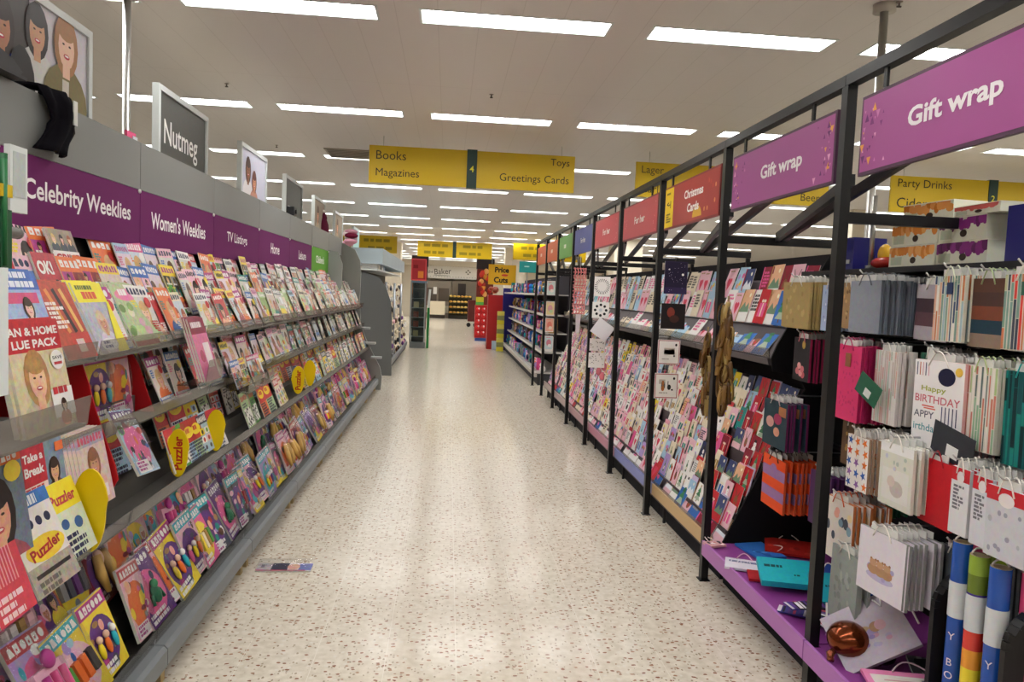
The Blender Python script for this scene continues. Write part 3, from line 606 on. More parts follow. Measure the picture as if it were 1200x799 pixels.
def f_yel(mb, w, h):
    mb.r2(-w/2, h*.72, w/2, h, 'f6ea20', 1); lines(mb, -w*.42, w*.42, h*.9, 1, .018, '687828', 3); mb.t2('Chat', w*.05, h*.79, h*.1, 'e05828', 3) if False else lines(mb, -w*.3, w*.3, h*.77, 1, .03, 'e05828', 3)
    mb.r2(-w/2, 0, w/2, h*.72, 'b8b8c8', .8); person(mb, 0, h*.42, h*.5, 'd8c0a0', 'd8d0e0', 2); mb.p2([(w*.1, 0), (w*.5, 0), (w*.5, h*.72), (w*.42, h*.72)], 'f6ea20', 10); mb.e2(-w*.1, h*.12, w*.3, h*.09, 'f0f0f4', 11); lines(mb, -w*.3, w*.1, h*.13, 2, .012, '283c88', 12)
def f_grn(mb, w, h):
    mb.r2(-w/2, 0, w/2, h, 'b8c898', .8); mb.e2(0, h*.83, w*.42, h*.1, 'e880b0', 2); lines(mb, -w*.25, w*.25, h*.82, 1, .03, 'white', 3)
    for i in range(10): mb.e2(R.uniform(-.4, .4)*w, R.uniform(.08, .65)*h, w*.12, h*.07, R.choice(('8cb060', 'e8e0c8', 'd8a8b8', 'b8d890', '688848')), 2+i*.3, n=9)
    mb.r2(-w/2, h*.02, w/2, h*.1, 'a83028', 8)
def f_cook(mb, w, h):
    mb.r2(-w/2, 0, w/2, h, 'b84028', .8)
    for i in range(3): mb.p2([(-w*.3+i*w*.22, h*.9), (-w*.2+i*w*.22, h*.92), (w*.0+i*w*.2, h*.35), (-w*.1+i*w*.2, h*.33)], ('e09040', '2c1c1c', 'e8b060')[i], 2+i)
    lines(mb, -w*.45, w*.1, h*.7, 6, .012, 'f4e8e0', 7); mb.r2(-w*.1, 0, w*.5, h*.33, 'c83028', 5); mb.r2(w*.0, h*.08, w*.25, h*.25, 'e0c8c0', 6)
hero('magazine', f_home, .265, .31, -1.085, 2.13, 1.165, .2, "value pack magazine with blonde woman and red banner reading AN & HOME", 'magazine', t=.014, copies=1, base='value pack')
hero('magazine', f_blue, .26, .32, -1.265, 2.44, 1.30, .32, 'blue topped women\'s magazine pack behind the AN & HOME pack', 'magazine', copies=1, base='blue pack')
hero('magazine', f_cook, .22, .30, -1.33, 2.84, 1.292, .42, 'dark red magazine with orange dishes, front of the upper nearest shelf', 'magazine', copies=2, base='red magazine')
hero('magazine', f_yel, .24, .30, -1.332, 3.11, 1.292, .42, 'yellow and white magazine with yellow side stripe, upper front row', 'magazine', copies=2, base='yellow magazine')
hero('magazine', f_grn, .25, .30, -1.328, 3.44, 1.292, .45, 'pale green food magazine with pink title oval, upper front row', 'magazine', copies=2, base='green magazine')
hero('magazine', f_crime, .21, .25, -1.54, 3.24, 1.545, .34, 'magazine reading CRIME in red, back row under the purple header', 'magazine')
hero('magazine', f_ok, .17, .23, -1.47, 2.98, 1.46, .36, 'magazine reading OK! in white on red, upper middle row', 'magazine')
hero('magazine', f_tab, .25, .30, -1.235, 2.44, .765, .14, 'magazine reading Take a Break beside the smiling face cover', 'magazine', copies=4, base='Take a Break', dy=-.014, dx=-.004)
hero('magazine', f_smile, .24, .30, -1.19, 2.12, .80, .14, 'magazine with a large smiling dark-haired face at the picture edge', 'magazine', copies=1, base='smiling cover')
hero('magazine', magazine_fn := (lambda mb, w, h: (mb.r2(-w/2, 0, w/2, h, 'd8c0b8', .8), person(mb, 0, h*.55, h*.6, '8c5c3c', 'e0b8a8', 2), mb.r2(-w*.5, h*.08, w*.3, h*.25, 'f0e0e0', 10), lines(mb, -w*.45, w*.25, h*.17, 2, .02, 'c03858', 11), mast(mb, w, h, h*.8, h*.97, 'a8a8b8', 'd04868'))),
     .21, .28, -1.235, 2.78, .765, .2, 'pink lettered magazine between Take a Break and the red divider', 'magazine', copies=4, dy=-.022, dx=-.003, base='pink lettered magazine')
hero('puzzle_magazine', f_puz, .235, .25, -1.135, 2.29, .665, .4, 'puzzle magazine with Puzzler in a yellow oval behind the clear lip', 'puzzle magazine')
hero('puzzle_magazine', f_puz2, .19, .25, -1.165, 2.49, .69, .36, 'yellow topped Puzzler magazine leaning beside the large yellow tray end', 'puzzle magazine', copies=2, base='yellow Puzzler')
hero('puzzle_magazine', f_red, .17, .27, -1.135, 2.07, .665, .32, 'red and white puzzle magazine at the near end of the puzzle shelf', 'puzzle magazine')
hero('puzzle_magazine', lambda mb, w, h: (mb.r2(-w/2, 0, w/2, h, '2c74c0', .8), lines(mb, -w*.4, w*.4, h*.85, 2, .03, 'f0f4fa', 2), mb.r2(-w/2, 0, w/2, h*.5, 'e0e0e0', 1)), .16, .25, -1.165, 2.34, .70, .36, 'blue puzzle magazine behind the Puzzler oval one', 'puzzle magazine')
hero('magazine', f_tv, .2, .28, -1.50, 3.12, 1.03, .2, 'magazine reading TV at the back between the red dividers', 'magazine')
for i, (yy, bb) in enumerate(((3.20, 'lilac'), (3.38, 'pink'))):
    it = KID[i]; put_mag('bagged_magazine', it, -1.42, yy, .99, .12, 0, '%s bagged magazine, %s, %s between the red dividers' % (it[0], it[1], ORD[i]), 1, True)
it = KID[5]; put_mag('bagged_magazine', it, -1.2, 3.12, .80, .5, .1, '%s bagged magazine with %s, in front of the red dividers' % (it[0], it[1]), .95, True)
hero('magazine', lambda mb, w, h: (mb.r2(-w/2, 0, w/2, h, 'd8709c', .8), mb.r2(-w/2, h*.75, w/2, h, '8c1840', 1), lines(mb, -w*.4, w*.4, h*.85, 1, .03, 'f4e8ec', 3), mb.r2(0, h*.2, w*.4, h*.6, 'f2e4e4', 2), mb.e2(-w*.2, h*.4, w*.15, h*.1, 'b03060', 2)),
     .23, .33, -1.20, 3.93, 1.085, .3, 'pink romance booklet pack with dark red title in a clear holder', 'magazine', copies=2, base='pink booklet')
b = MB(); b.sheet([(-1.33, 1.07), (-1.19, 1.07), (-1.17, 1.2)], 3.80, 4.06, .003, 'white', 'acrylic'); tag(b.build('clear_holder'), 'clear acrylic holder carrying the pink booklet pack', 'holder')

# ---------------------------------------------------------------- fallen magazine
mb = blank(.3, .115, .006, 'e8e2e6'); mb.r2(-.15, 0, -.03, .115, 'b8aeb8', 1); mb.r2(-.07, .0, .02, .115, '282848', 1.5); mb.e2(.05, .06, .035, .04, 'e0a890', 2); mb.r2(.08, .01, .15, .11, '6878c0', 1.5); lines(mb, -.13, -.08, .08, 3, .01, '504c58', 3); mb.r2(-.15, 0, .12, .012, 'c03058', 4)
T = Matrix.Translation((-.86, 4.12, .002)) @ Matrix.Rotation(.02, 4, 'Z') @ Matrix.Rotation(-PI/2, 4, 'X') @ Matrix.Identity(4)
mb2 = MB(T); mb2.__dict__.update({k: v for k, v in mb.__dict__.items() if k != 'T'}); mb2.T = T
o = mb2.build('fallen_magazine'); tag(o, 'magazine fallen flat on the floor beside the bumper rail', 'magazine')
link('plastic_wrap', FILM[0], o, (-.86, 4.12, .03), (-PI/2, 0, .02)).scale = (1.3, .3, .38)

# ---------------------------------------------------------------- red promotional dividers + yellow tray ends
def red_div(y, lab, sc_=1):
    P = [(-1.66, 1.275), (-1.36, 1.275), (-1.335, 1.2), (-1.31, 1.1), (-1.27, .98), (-1.235, .88), (-1.225, .83), (-1.24, .80), (-1.28, .80), (-1.34, .86), (-1.42, .94), (-1.66, .98)]
    if sc_ != 1: P = [(-1.66, 1.27), (-1.44, 1.27), (-1.40, 1.2), (-1.37, 1.1), (-1.33, .99), (-1.34, .97), (-1.42, .97), (-1.66, 1.02)]
    b = MB(); b.prism(P, 'y', y, y+.006, 'b01018', 'satin'); tag(b.build('red_divider'), lab, 'divider')
red_div(2.90, 'larger dark red curved divider under the upper shelf near Take a Break'); red_div(3.52, 'smaller dark red curved divider, second under the upper shelf', .8)
b = MB(); b.box((-1.66, 2.91, .86), (-1.65, 3.52, 1.26), '48181c', 'satin'); tag(b.build('red_back_card'), 'dark red backing card between the two red dividers', 'display card')
def yend(x, y, z, h, w, lab, txt=False):
    b = MB(); P = [(x+w/2*math.cos(a), z+h/2*math.sin(a)) for a in [2*PI*i/22 for i in range(22)]]
    P = [(px, pz) if pz > z else (x+(px-x)*.85, pz) for px, pz in P]
    b.prism(P, 'y', y, y+.008, 'e6c800', 'satin')
    t = b.build('tray_end'); tag(t, lab, 'tray end')
    if txt:
        l = MB(); l.fy = y; l.T = Matrix.Translation((x, 0, z)) @ Matrix.Rotation(-PI/2, 4, 'Y') ; l.t2('Puzzler', 0, 0, w*.4, 'b8281c', 2, w=h*.7, bold=.03); l.build('lettering', t)
yend(-1.19, 2.60, .80, .29, .12, 'large yellow curved tray end on the puzzle shelf by Take a Break')
yend(-1.19, 3.43, .815, .22, .1, 'yellow tray end with red Puzzler lettering, near end of puzzle books', True); yend(-1.19, 3.98, .815, .22, .1, 'plain yellow tray end, far end of the puzzle books')
yend(-1.19, 6.13, .82, .23, .11, 'small yellow tray end with red Puzzler lettering under TV Listings', True); yend(-1.19, 6.64, .82, .23, .11, 'small plain yellow tray end under TV Listings')
for i in range(5):
    it = PUZ[i]; put_mag('puzzle_magazine', it, -1.20, 3.49+i*.105, .72, .3, 0, '%s puzzle book, %s, %s between the lower yellow tray ends' % (it[0], it[1], ORD[i]), .75)
for i in range(4):
    it = PUZ[i+6]; put_mag('puzzle_magazine', it, -1.20, 6.20+i*.11, .72, .3, 0, '%s puzzle book, %s, %s between the small yellow tray ends' % (it[0], it[1], ORD[i]), .62)
# puzzle shelf second row of the first bay and clear trays
row(0, 'puzzle_magazine', PUZ, -1.36, .76, .3, .19, 'puzzle shelf back row', y0=2.95, small=.9)
for y, l in ((4.5, 'first'), (4.86, 'second')):
    t = thing('acrylic_tray', 'clear acrylic tray on the middle front of the Women\'s Weeklies bay, %s' % l, 'tray', (0, y, 0), group='clear trays')
    b = MB(); b.sheet([(-1.3, .97), (-1.17, .93), (-1.15, 1.03)], 0, .3, .003, 'white', 'acrylic'); b.build('tray', t)
    b = MB(); b.box((-1.29, -.003, .95), (-1.16, .0, 1.03), 'white', 'acrylic'); b.build('side_wall', t)
    for q in range(3):
        it = R.choice(WEEK); put_mag('magazine', it, -1.22, y+.05+q*.09, .96, .35, 0, '%s magazine showing %s, %s in the %s clear tray' % (it[0], it[1], ORD[q], l), .6)
t = thing('pack_tray', 'grey tray with clear front carrying the AN & HOME value pack', 'tray', (0, 2.0, 0)); b = MB(); b.sheet([(-1.40, 1.17), (-1.075, 1.155)], -.15, .32, -.01, '6a6864', 'satin'); b.build('tray', t)
b = MB(); b.sheet([(-1.07, 1.15), (-1.058, 1.24)], -.15, .32, .003, 'white', 'acrylic'); b.build('front_lip', t)
# green and yellow strip with white ticket at the near end
t = thing('shelf_edge_banner', 'green and yellow vertical strip at the near end of the racks', 'strip', (-1.44, 2.555, 0))
b = MB(); b.tube([(0,0,1.62), (0,0,1.98)], .012, '14502c'); b.tube([(.012,-.02,1.62), (.012,-.02,1.96)], .01, '1c6838'); b.build('pole', t)
b = MB(); b.box((-.02, -.04, 1.3), (.014, .02, 1.80), '145030', 'satin'); b.box((-.021, -.041, 1.56), (.016, .021, 1.6), 'd8b820', 'satin'); b.box((-.021, -.041, 1.84), (.016, .021, 1.88), 'd8b820', 'satin'); b.build('strip', t)
t = thing('ticket_holder', 'white ticket holder beside the green strip above the purple header', 'ticket holder', (-1.46, 2.66, 1.80)); b = MB(); b.box((-.01, -.05, 0), (.01, .05, .22), 'd8dedc', 'satin'); b.build('holder', t); b = MB(); b.box((.0105, -.035, .05), (.0125, .035, .2), 'b8c0be', 'paper'); b.build('ticket', t); b = MB(); b.tube([(0, -.03, .2), (0, .03, .215)], .006, '5a5c5c'); b.build('clip', t)
t = thing('shelf_bracket', 'grey rounded bracket end below the white ticket holder', 'bracket', (-1.5, 2.6, 1.735)); b = MB(); b.tube([(0, -.02, 0), (0, .14, 0)], .02, '7c7c78'); b.build('arm', t); b = MB(); b.ell((0, .14, 0), (.021, .021, .021), '7c7c78'); b.build('cap', t)
t = thing('wall_price_card', 'white card with a yellow dot at the edge of the frame', 'price card', (-1.10, 1.85, 1.29)); b = MB(); b.box((-.006, -.12, 0), (.0, .12, .32), 'dce4e4', 'paper'); b.build('card', t); b = MB(); b.prism([(.04+.03*math.cos(i*.5236), .15+.03*math.sin(i*.5236)) for i in range(12)], 'x', .0005, .002, 'e8b820', 'paper'); b.build('dot', t)

# ---------------------------------------------------------------- posters above
def poster(i, y0, y1, z1, lab, draw):
    t = thing('framed_poster', lab, 'poster', (-1.8, 0, 0)); z0 = 2.2; fw = .035
    b = MB(); b.box((-.04, y0, z0), (0, y0+fw, z1), 'c8cecc', 'satin'); b.box((-.04, y1-fw, z0), (0, y1, z1), 'c8cecc', 'satin'); b.box((-.04, y0+fw, z1-fw), (0, y1-fw, z1), 'c8cecc', 'satin'); b.box((-.04, y0+fw, z0), (0, y1-fw, z0+fw), 'c8cecc', 'satin'); b.build('frame', t)
    b = MB(Matrix.Rotation(FL, 4, 'Z')); b.fy = .012; b.r2(y0+fw, z0+fw, y1-fw, z1-fw, '606468', 0); draw(b, y0+fw, y1-fw, z0+fw, z1-fw); b.build('poster', t)
    b = MB(); b.box((-.03, (y0+y1)/2-.02, 1.6), (-.01, (y0+y1)/2+.02, z0), '9a9c9a', 'satin'); b.build('post', t)
def d1(b, a, e, z0, z1):
    b.r2(a, z0, e, z1, 'c8c4cc', .5); b.clip = (a, z0, e, z1); b.r2(a, z0, a+(e-a)*.42, z1, '3c3430', 1); b.e2(a+.05, z1-.12, .16, .13, '241c1c', 2); person(b, a+.16, z1-.19, .36, '30201c', '4858a8', 3, 'b07858'); person(b, a+.42, z1-.13, .34, '241818', 'd0d0cc', 10, 'c89878'); b.e2(a+.30, z1-.38, .1, .16, '1c1818', 18)
    person(b, a+.66, z1-.12, .40, 'a87850', '7c7048', 19, 'e8c0a8'); b.p2([(a+.5, z0), (a+.84, z0), (a+.8, z1-.3), (a+.72, z1-.26), (a+.58, z1-.26), (a+.52, z1-.32)], '7c7048', 26); b.p2([(a+.62, z0), (a+.67, z0), (a+.68, z1-.27), (a+.62, z1-.27)], 'd0c8bc', 27)
poster(0, 3.0, 3.94, 2.80, 'framed poster of three people in the near upper corner', d1)
def d2(b, a, e, z0, z1): b.r2(a, z0, e, z1, '4c4c48', .6); b.t2('Nutmeg', (a+e)/2-.04, 2.50, .20, 'f0f0ec', 2, w=.62, bold=.01)
poster(1, 4.79, 5.73, 2.79, 'framed dark grey sign reading Nutmeg', d2)
def d3(b, a, e, z0, z1): b.r2(a, z0, e, z1, 'c4c4d4', .6); person(b, a+.22, z1-.18, .34, '48302c', 'e8e4e4', 2); b.p2([(a+.1, z0), (a+.38, z0), (a+.36, z1-.42), (a+.1, z1-.42)], '383440', 10); person(b, a+.42, z1-.26, .3, '5c2c20', 'c08878', 11)
poster(2, 6.62, 7.52, 2.80, 'white framed poster of a couple on pale lilac', d3)
def d4(b, a, e, z0, z1): b.r2(a, z0, e, z1, '5c5e5c', .6); lines(b, a+.15, e-.15, 2.38, 1, .09, 'e0e0dc', 2)
poster(3, 8.36, 9.31, 2.79, 'framed grey poster fourth along with a pale word', d4)
def d5(b, a, e, z0, z1): b.r2(a, z0, e, z1, '8c8070', .6); person(b, a+.3, z1-.2, .36, '5c4030', 'a89c84', 2)
poster(4, 10.1, 11.0, 2.78, 'framed brown poster fifth along beside the maroon clothes', d5)
poster(5, 11.9, 12.8, 2.77, 'framed poster sixth along, narrow in view', d5)
def d6(b, a, e, z0, z1): b.r2(a, z0, e, z1, 'a8ccc8', .6)
poster(6, 14.2, 15.1, 2.72, 'pale blue framed poster, last of the row', d6)
# things on the top panel
t = thing('security_box', 'black wedge shaped box on the grey top panel by the first poster', 'box', (-1.66, 2.86, 2.315)); b = MB(); b.prism([(-.14, .01), (.10, .01), (.12, .03), (.06, .06), (-.14, .10)], 'x', -.05, .05, '1c1a1e', 'satin'); b.build('body', t); b = MB(); b.box((-.06, -.15, 0), (.06, .13, .012), '141216', 'satin'); b.build('base', t)
t = thing('black_scarf', 'black cloth draped over the grey top panel above Celebrity Weeklies', 'cloth', (-1.64, 3.24, 2.235)); V = []; F = []
for j in range(13):
    v = j/12
    for i in range(11):
        u = i/10; wd = .09+.05*math.sin(v*5+1)*.6+.03*(v > .5); x = .012+.035*math.sin(u*PI)+.012*math.sin(u*14+v*3); z = .12-v*.27
        if v < .2: x -= (.2-v)*.5; z = .1
        V.append((x, (u-.5)*2*wd+.05*math.sin(v*4)-.02, z))
for j in range(12):
    for i in range(10): F.append((j*11+i, j*11+i+1, (j+1)*11+i+1, (j+1)*11+i))
b = MB(); b.idx(V, F, '0c0a10', 'fabric', True); o = b.build('cloth', t); md = o.modifiers.new('s', 'SOLIDIFY'); md.thickness = .012
b = MB(); b.box((.05, .07, -.01), (.055, .1, .09), 'e0e0de', 'paper'); b.build('price_tag', t)
t = thing('store_pole', 'chrome ceiling pole rising behind the purple headers', 'pole', (-1.9, 4.57, 0)); b = MB(); b.tube([(0,0,0), (0,0,3.24)], .022, 'c8c8c4', 'steel', 12); b.build('tube', t); b = MB(); b.tube([(0,0,3.2), (0,0,3.24)], .06, 'b8b4ac', 'satin', 12); b.build('collar', t)
b = MB(); b.box((.02, -.07, 2.36), (.035, .05, 2.44), 'e05c88', 'paper'); b.box((.036, .0, 2.34), (.04, .06, 2.42), 'd0d4dc', 'paper'); b.build('pink_tag', t)
t = thing('mannequin_torso', 'maroon garment with a white collar standing above the Leisure header', 'mannequin', (-1.86, 10.9, 2.25)); b = MB(); b.ell((0,0,.12), (.13, .22, .24), '581c30', 'fabric'); b.ell((0,0,.30), (.1, .14, .1), '581c30', 'fabric'); b.build('torso', t); b = MB(); b.tube([(0,0,.34), (0,0,.44)], [.06, .045], 'e0dcd8'); b.ell((0,0,.40), (.07, .09, .03), 'e8e4e0'); b.build('collar', t)
t = thing('folded_clothes', 'pink and white clothes piled by the last framed poster', 'clothes', (-1.75, 13.6, 2.3)); b = MB()
for i in range(7): b.ell((R.uniform(-.08, .08), R.uniform(-.25, .25), .05+i*.035), (.12, .16, .05), R.choice(('c890a0', 'e0d8d8', '6c2038', 'd8c8c8')), 'fabric')
b.build('garment', t)
t = thing('small_camera', 'small black device on the grey top panel before the grey poster', 'device', (-1.68, 8.1, 2.315)); b = MB(); b.box((-.04, -.07, 0), (.04, .07, .09), '141416', 'satin'); b.build('body', t); b = MB(); b.tube([(.04, 0, .045), (.055, 0, .045)], .025, '080808'); b.build('lens', t)
# ================================================================ RIGHT: framed card and gift run
P0 = 2.81; BW = 1.2527; XF = 1.50
def PY(i): return P0+BW*(i-1)          # post i, 1 = nearest
BLK = '141416'
SIGNS = {0: ('gift', 'large'), 1: ('gift', 'smaller'), 2: ('xmas', ''), 3: ('her', ''), 4: ('her', ''), 5: ('him', ''), 6: ('green', ''), 7: ('orange', ''), 8: ('orange', '')}
NB = {0: 'large Gift wrap sign', 1: 'smaller Gift wrap sign', 2: 'Christmas Cards sign', 3: 'nearer red For her sign', 4: 'farther red For her sign', 5: 'blue sign', 6: 'green sign', 7: 'nearer orange sign', 8: 'farther orange sign'}
for i in range(0, 9):
    ya, yb = PY(i), PY(i+1)       # bay i lies between posts i and i+1
    t = thing('sign_gantry', 'black metal frame bay holding the %s' % NB[i], 'frame', group='black frame bays')
    def post(y):
        b = MB(); b.box((XF, y-.022, 0), (XF+.04, y+.022, 2.448), BLK, 'black_metal'); b.box((XF-.01, y-.03, 0), (XF+.05, y+.03, .006), BLK, 'black_metal'); b.build('post', t)
        b = MB(); b.box((XF+.042, y-.014, 1.925), (2.20, y+.014, 1.968), BLK, 'black_metal'); b.box((2.172, y-.014, 1.86), (2.196, y+.014, 1.924), BLK, 'black_metal'); b.build('crossbar', t)
    post(yb)
    b = MB(); b.box((XF, ya+.002, 2.45), (XF+.045, yb-.002, 2.492), BLK, 'black_metal'); b.build('top_rail', t)
    if i >= 1:
        b = MB(); b.bar((XF+.07, ya+.03, 2.10), (1.82, yb-.03, 1.97), .025, .045, BLK); b.bar((1.80, ya+.03, 2.20), (1.86, yb-.03, 1.97), .025, .045, BLK); b.build('brace', t)
    for f in (.22, .80):
        b = MB(); b.box((XF+.012, ya+BW*f-.01, 2.38), (XF+.022, ya+BW*f+.01, 2.449), BLK, 'black_metal'); b.build('sign_hanger', t)
def sign_T(y): return Matrix.Translation((1.505, y, 0)) @ Matrix.Rotation(FR, 4, 'Z')
def tri(b, x, z, s, col, k, up): b.p2([(x-s*.5, z), (x+s*.5, z), (x, z+s*(1.1 if up else -1.1))] if up else [(x-s*.5, z), (x, z-s*1.1), (x+s*.5, z)], col, k)
for i in range(0, 9):
    y0, y1 = PY(i)+.055, PY(i)+1.13; z0, z1 = 2.085, 2.375; yc = (y0+y1)/2; W = (y1-y0)/2; kind = SIGNS[i][0]
    lab = {0: 'large purple hanging sign reading Gift wrap with coloured triangles, the near one', 1: 'smaller purple hanging sign reading Gift wrap, second from the near end', 2: 'dark red hanging sign reading Christmas Cards with a yellow strip',
           3: 'red hanging sign reading For her, next to the Christmas Cards sign', 4: 'red hanging sign reading For her, beside the blue sign', 5: 'blue hanging sign reading For him', 6: 'green hanging sign between the blue and orange signs',
           7: 'orange hanging sign beside the green sign', 8: 'orange hanging sign at the far end of the frames'}[i]
    t = thing('category_sign', lab, 'sign', (0, 0, 0)); bg = {'gift': 'a04a8c', 'xmas': 'a02a26', 'her': 'c4424a', 'him': '444c9a', 'green': '5f9a42', 'orange': 'd0643a'}[kind]
    b = MB(); b.box((1.506, y0, z0), (1.524, y1, z1), '4a2844' if kind == 'gift' else '7a2024' if kind in ('xmas', 'her') else bg, 'satin'); b.build('sign_frame', t)
    b = MB(sign_T(yc)); b.r2(-W+.012, z0+.012, W-.012, z1-.012, bg, 1, 'satin')
    if kind == 'gift':
        for sd in (-1, 1):
            for q in range(26): tri(b, sd*(W-.02-abs(R.gauss(0, .07))) if True else 0, R.uniform(z0+.03, z1-.03), R.choice((.01, .013, .018, .026)), R.choice(('6a2a6c', 'e0a0c8', 'e8a050', 'c878b0', '7c3478')), 2+q*.1, R.random() < .5)
    if kind == 'xmas':
        b.r2(-W+.012, z0+.012, -W+.20, z1-.012, 'e8c820', 2); b.t2('<-|', -W+.1, 2.25, .05, '2c2414', 4, bold=.04, w=.09); lines(b, -W+.05, -W+.16, 2.32, 1, .014, '50440c', 4); lines(b, -W+.05, -W+.16, 2.18, 4, .011, '50440c', 4)
        b.e2(W-.38, z0+.03, .085, .07, 'd0a030', 3, n=18, a0=.0, a1=PI)
        for q in range(9): b.e2(R.uniform(W-.25, W-.05), R.uniform(z0+.06, z1-.04), .012, .014, R.choice(('c86450', 'd89060', 'b84840')), 3+q*.1)
    if kind in ('her',):
        for sd in (-1, 1):
            for q in range(5): b.e2(sd*(W-.05-R.uniform(0, .1)), R.uniform(z0+.03, z1-.03), .006, .006, 'e89098', 3)
    b.build('sign_panel', t)
    l = MB(sign_T(yc)); l.fy = 0
    if kind == 'gift': l.t2('Gift wrap', -.03 if i == 0 else .05, 2.225, .085 if i == 0 else .085, 'f2ecf0', 6, w=.43, bold=.03)
    elif kind == 'xmas': l.t2('Christmas', .08, 2.275, .055, 'f4f0ec', 6, w=.36, bold=.03); l.t2('Cards', .08, 2.185, .055, 'f4f0ec', 6, w=.22, bold=.03)
    elif kind == 'her': l.t2('For her', .02, 2.23, .06, 'f4f0ec', 6, w=.32, bold=.03)
    elif kind == 'him': l.t2('For him', .02, 2.23, .06, 'f4f0ec', 6, w=.28, bold=.03)
    else: lines(l, -.12, .12, 2.21, 1, .05, 'f0e8e0', 6)
    l.build('lettering', t)

# ---------------------------------------------------------------- card racks
NL, NU = 9, 3
def lowpos(i): return (1.60+.0495*i, .19+.098*i)
def upposs(i): return ((1.848, 1.294), (1.968, 1.47), (2.045, 1.63))[i]
BASEC = {2: 'c8a878', 3: '7c84c0', 4: 'c08098', 5: 'b89098', 6: 'b8a0a0', 7: 'b8a8a0'}
for i in range(2, 8):
    ya, yb = PY(i)+.004, PY(i+1)-.004
    t = thing('card_rack', 'stepped greeting card rack bay under the %s' % NB[i], 'card rack', group='greeting card rack bays')
    P = [(2.2, .14), (1.56, .14)]
    for k in range(NL): x, z = lowpos(k); P += [(x-.012, z-.004), (x+.037, z-.004)]
    P += [(2.2, 1.08)]
    b = MB(); b.prism(P, 'y', ya, yb, '4c4044', 'satin'); b.build('stepped_bank', t)
    P = [(2.2, 1.22), (1.83, 1.25), (1.82, 1.286), (1.86, 1.289), (1.955, 1.455), (1.945, 1.466), (1.99, 1.466), (2.035, 1.615), (2.02, 1.626), (2.07, 1.626), (2.11, 1.74), (2.2, 1.76)]
    b = MB(); b.prism(P, 'y', ya, yb, '4c4448', 'satin'); b.build('upper_tier', t)
    b = MB(); b.box((2.205, ya, .1), (2.235, yb, 1.90), '18161a'); b.build('back_panel', t)
    b = MB(); b.box((1.555, ya, .155), (1.57, yb, .235), BASEC[i], 'satin'); b.build('ticket_strip', t)
    b = MB(); b.box((1.62, ya, 0), (2.2, yb, .13), '14141c'); b.tube([(1.6, ya+.2, 0), (1.6, ya+.2, .14)], .012, '14141c'); b.tube([(1.6, yb-.2, 0), (1.6, yb-.2, .14)], .012, '14141c'); b.build('plinth', t)
    lp_ = MB(); lp_.sheet([(1.575, .19), (1.565, .26)], ya, yb, .002, 'white', 'acrylic'); lp_.build('bottom_lip', t)
    lp_ = MB(); lp_.sheet([(1.835, 1.285), (1.825, 1.345)], ya, yb, .002, 'white', 'acrylic'); lp_.build('upper_lip', t)
b = MB(); b.prism([(1.57, .14), (2.2, .14), (2.2, 1.9), (2.13, 1.88), (1.86, 1.37), (1.83, 1.29), (1.84, 1.22), (2.0, 1.20), (2.04, 1.12)], 'y', PY(2)-.03, PY(2)-.016, '0e0d10'); tag(b.build('side_board'), 'black side panel closing the near end of the card racks', 'panel')

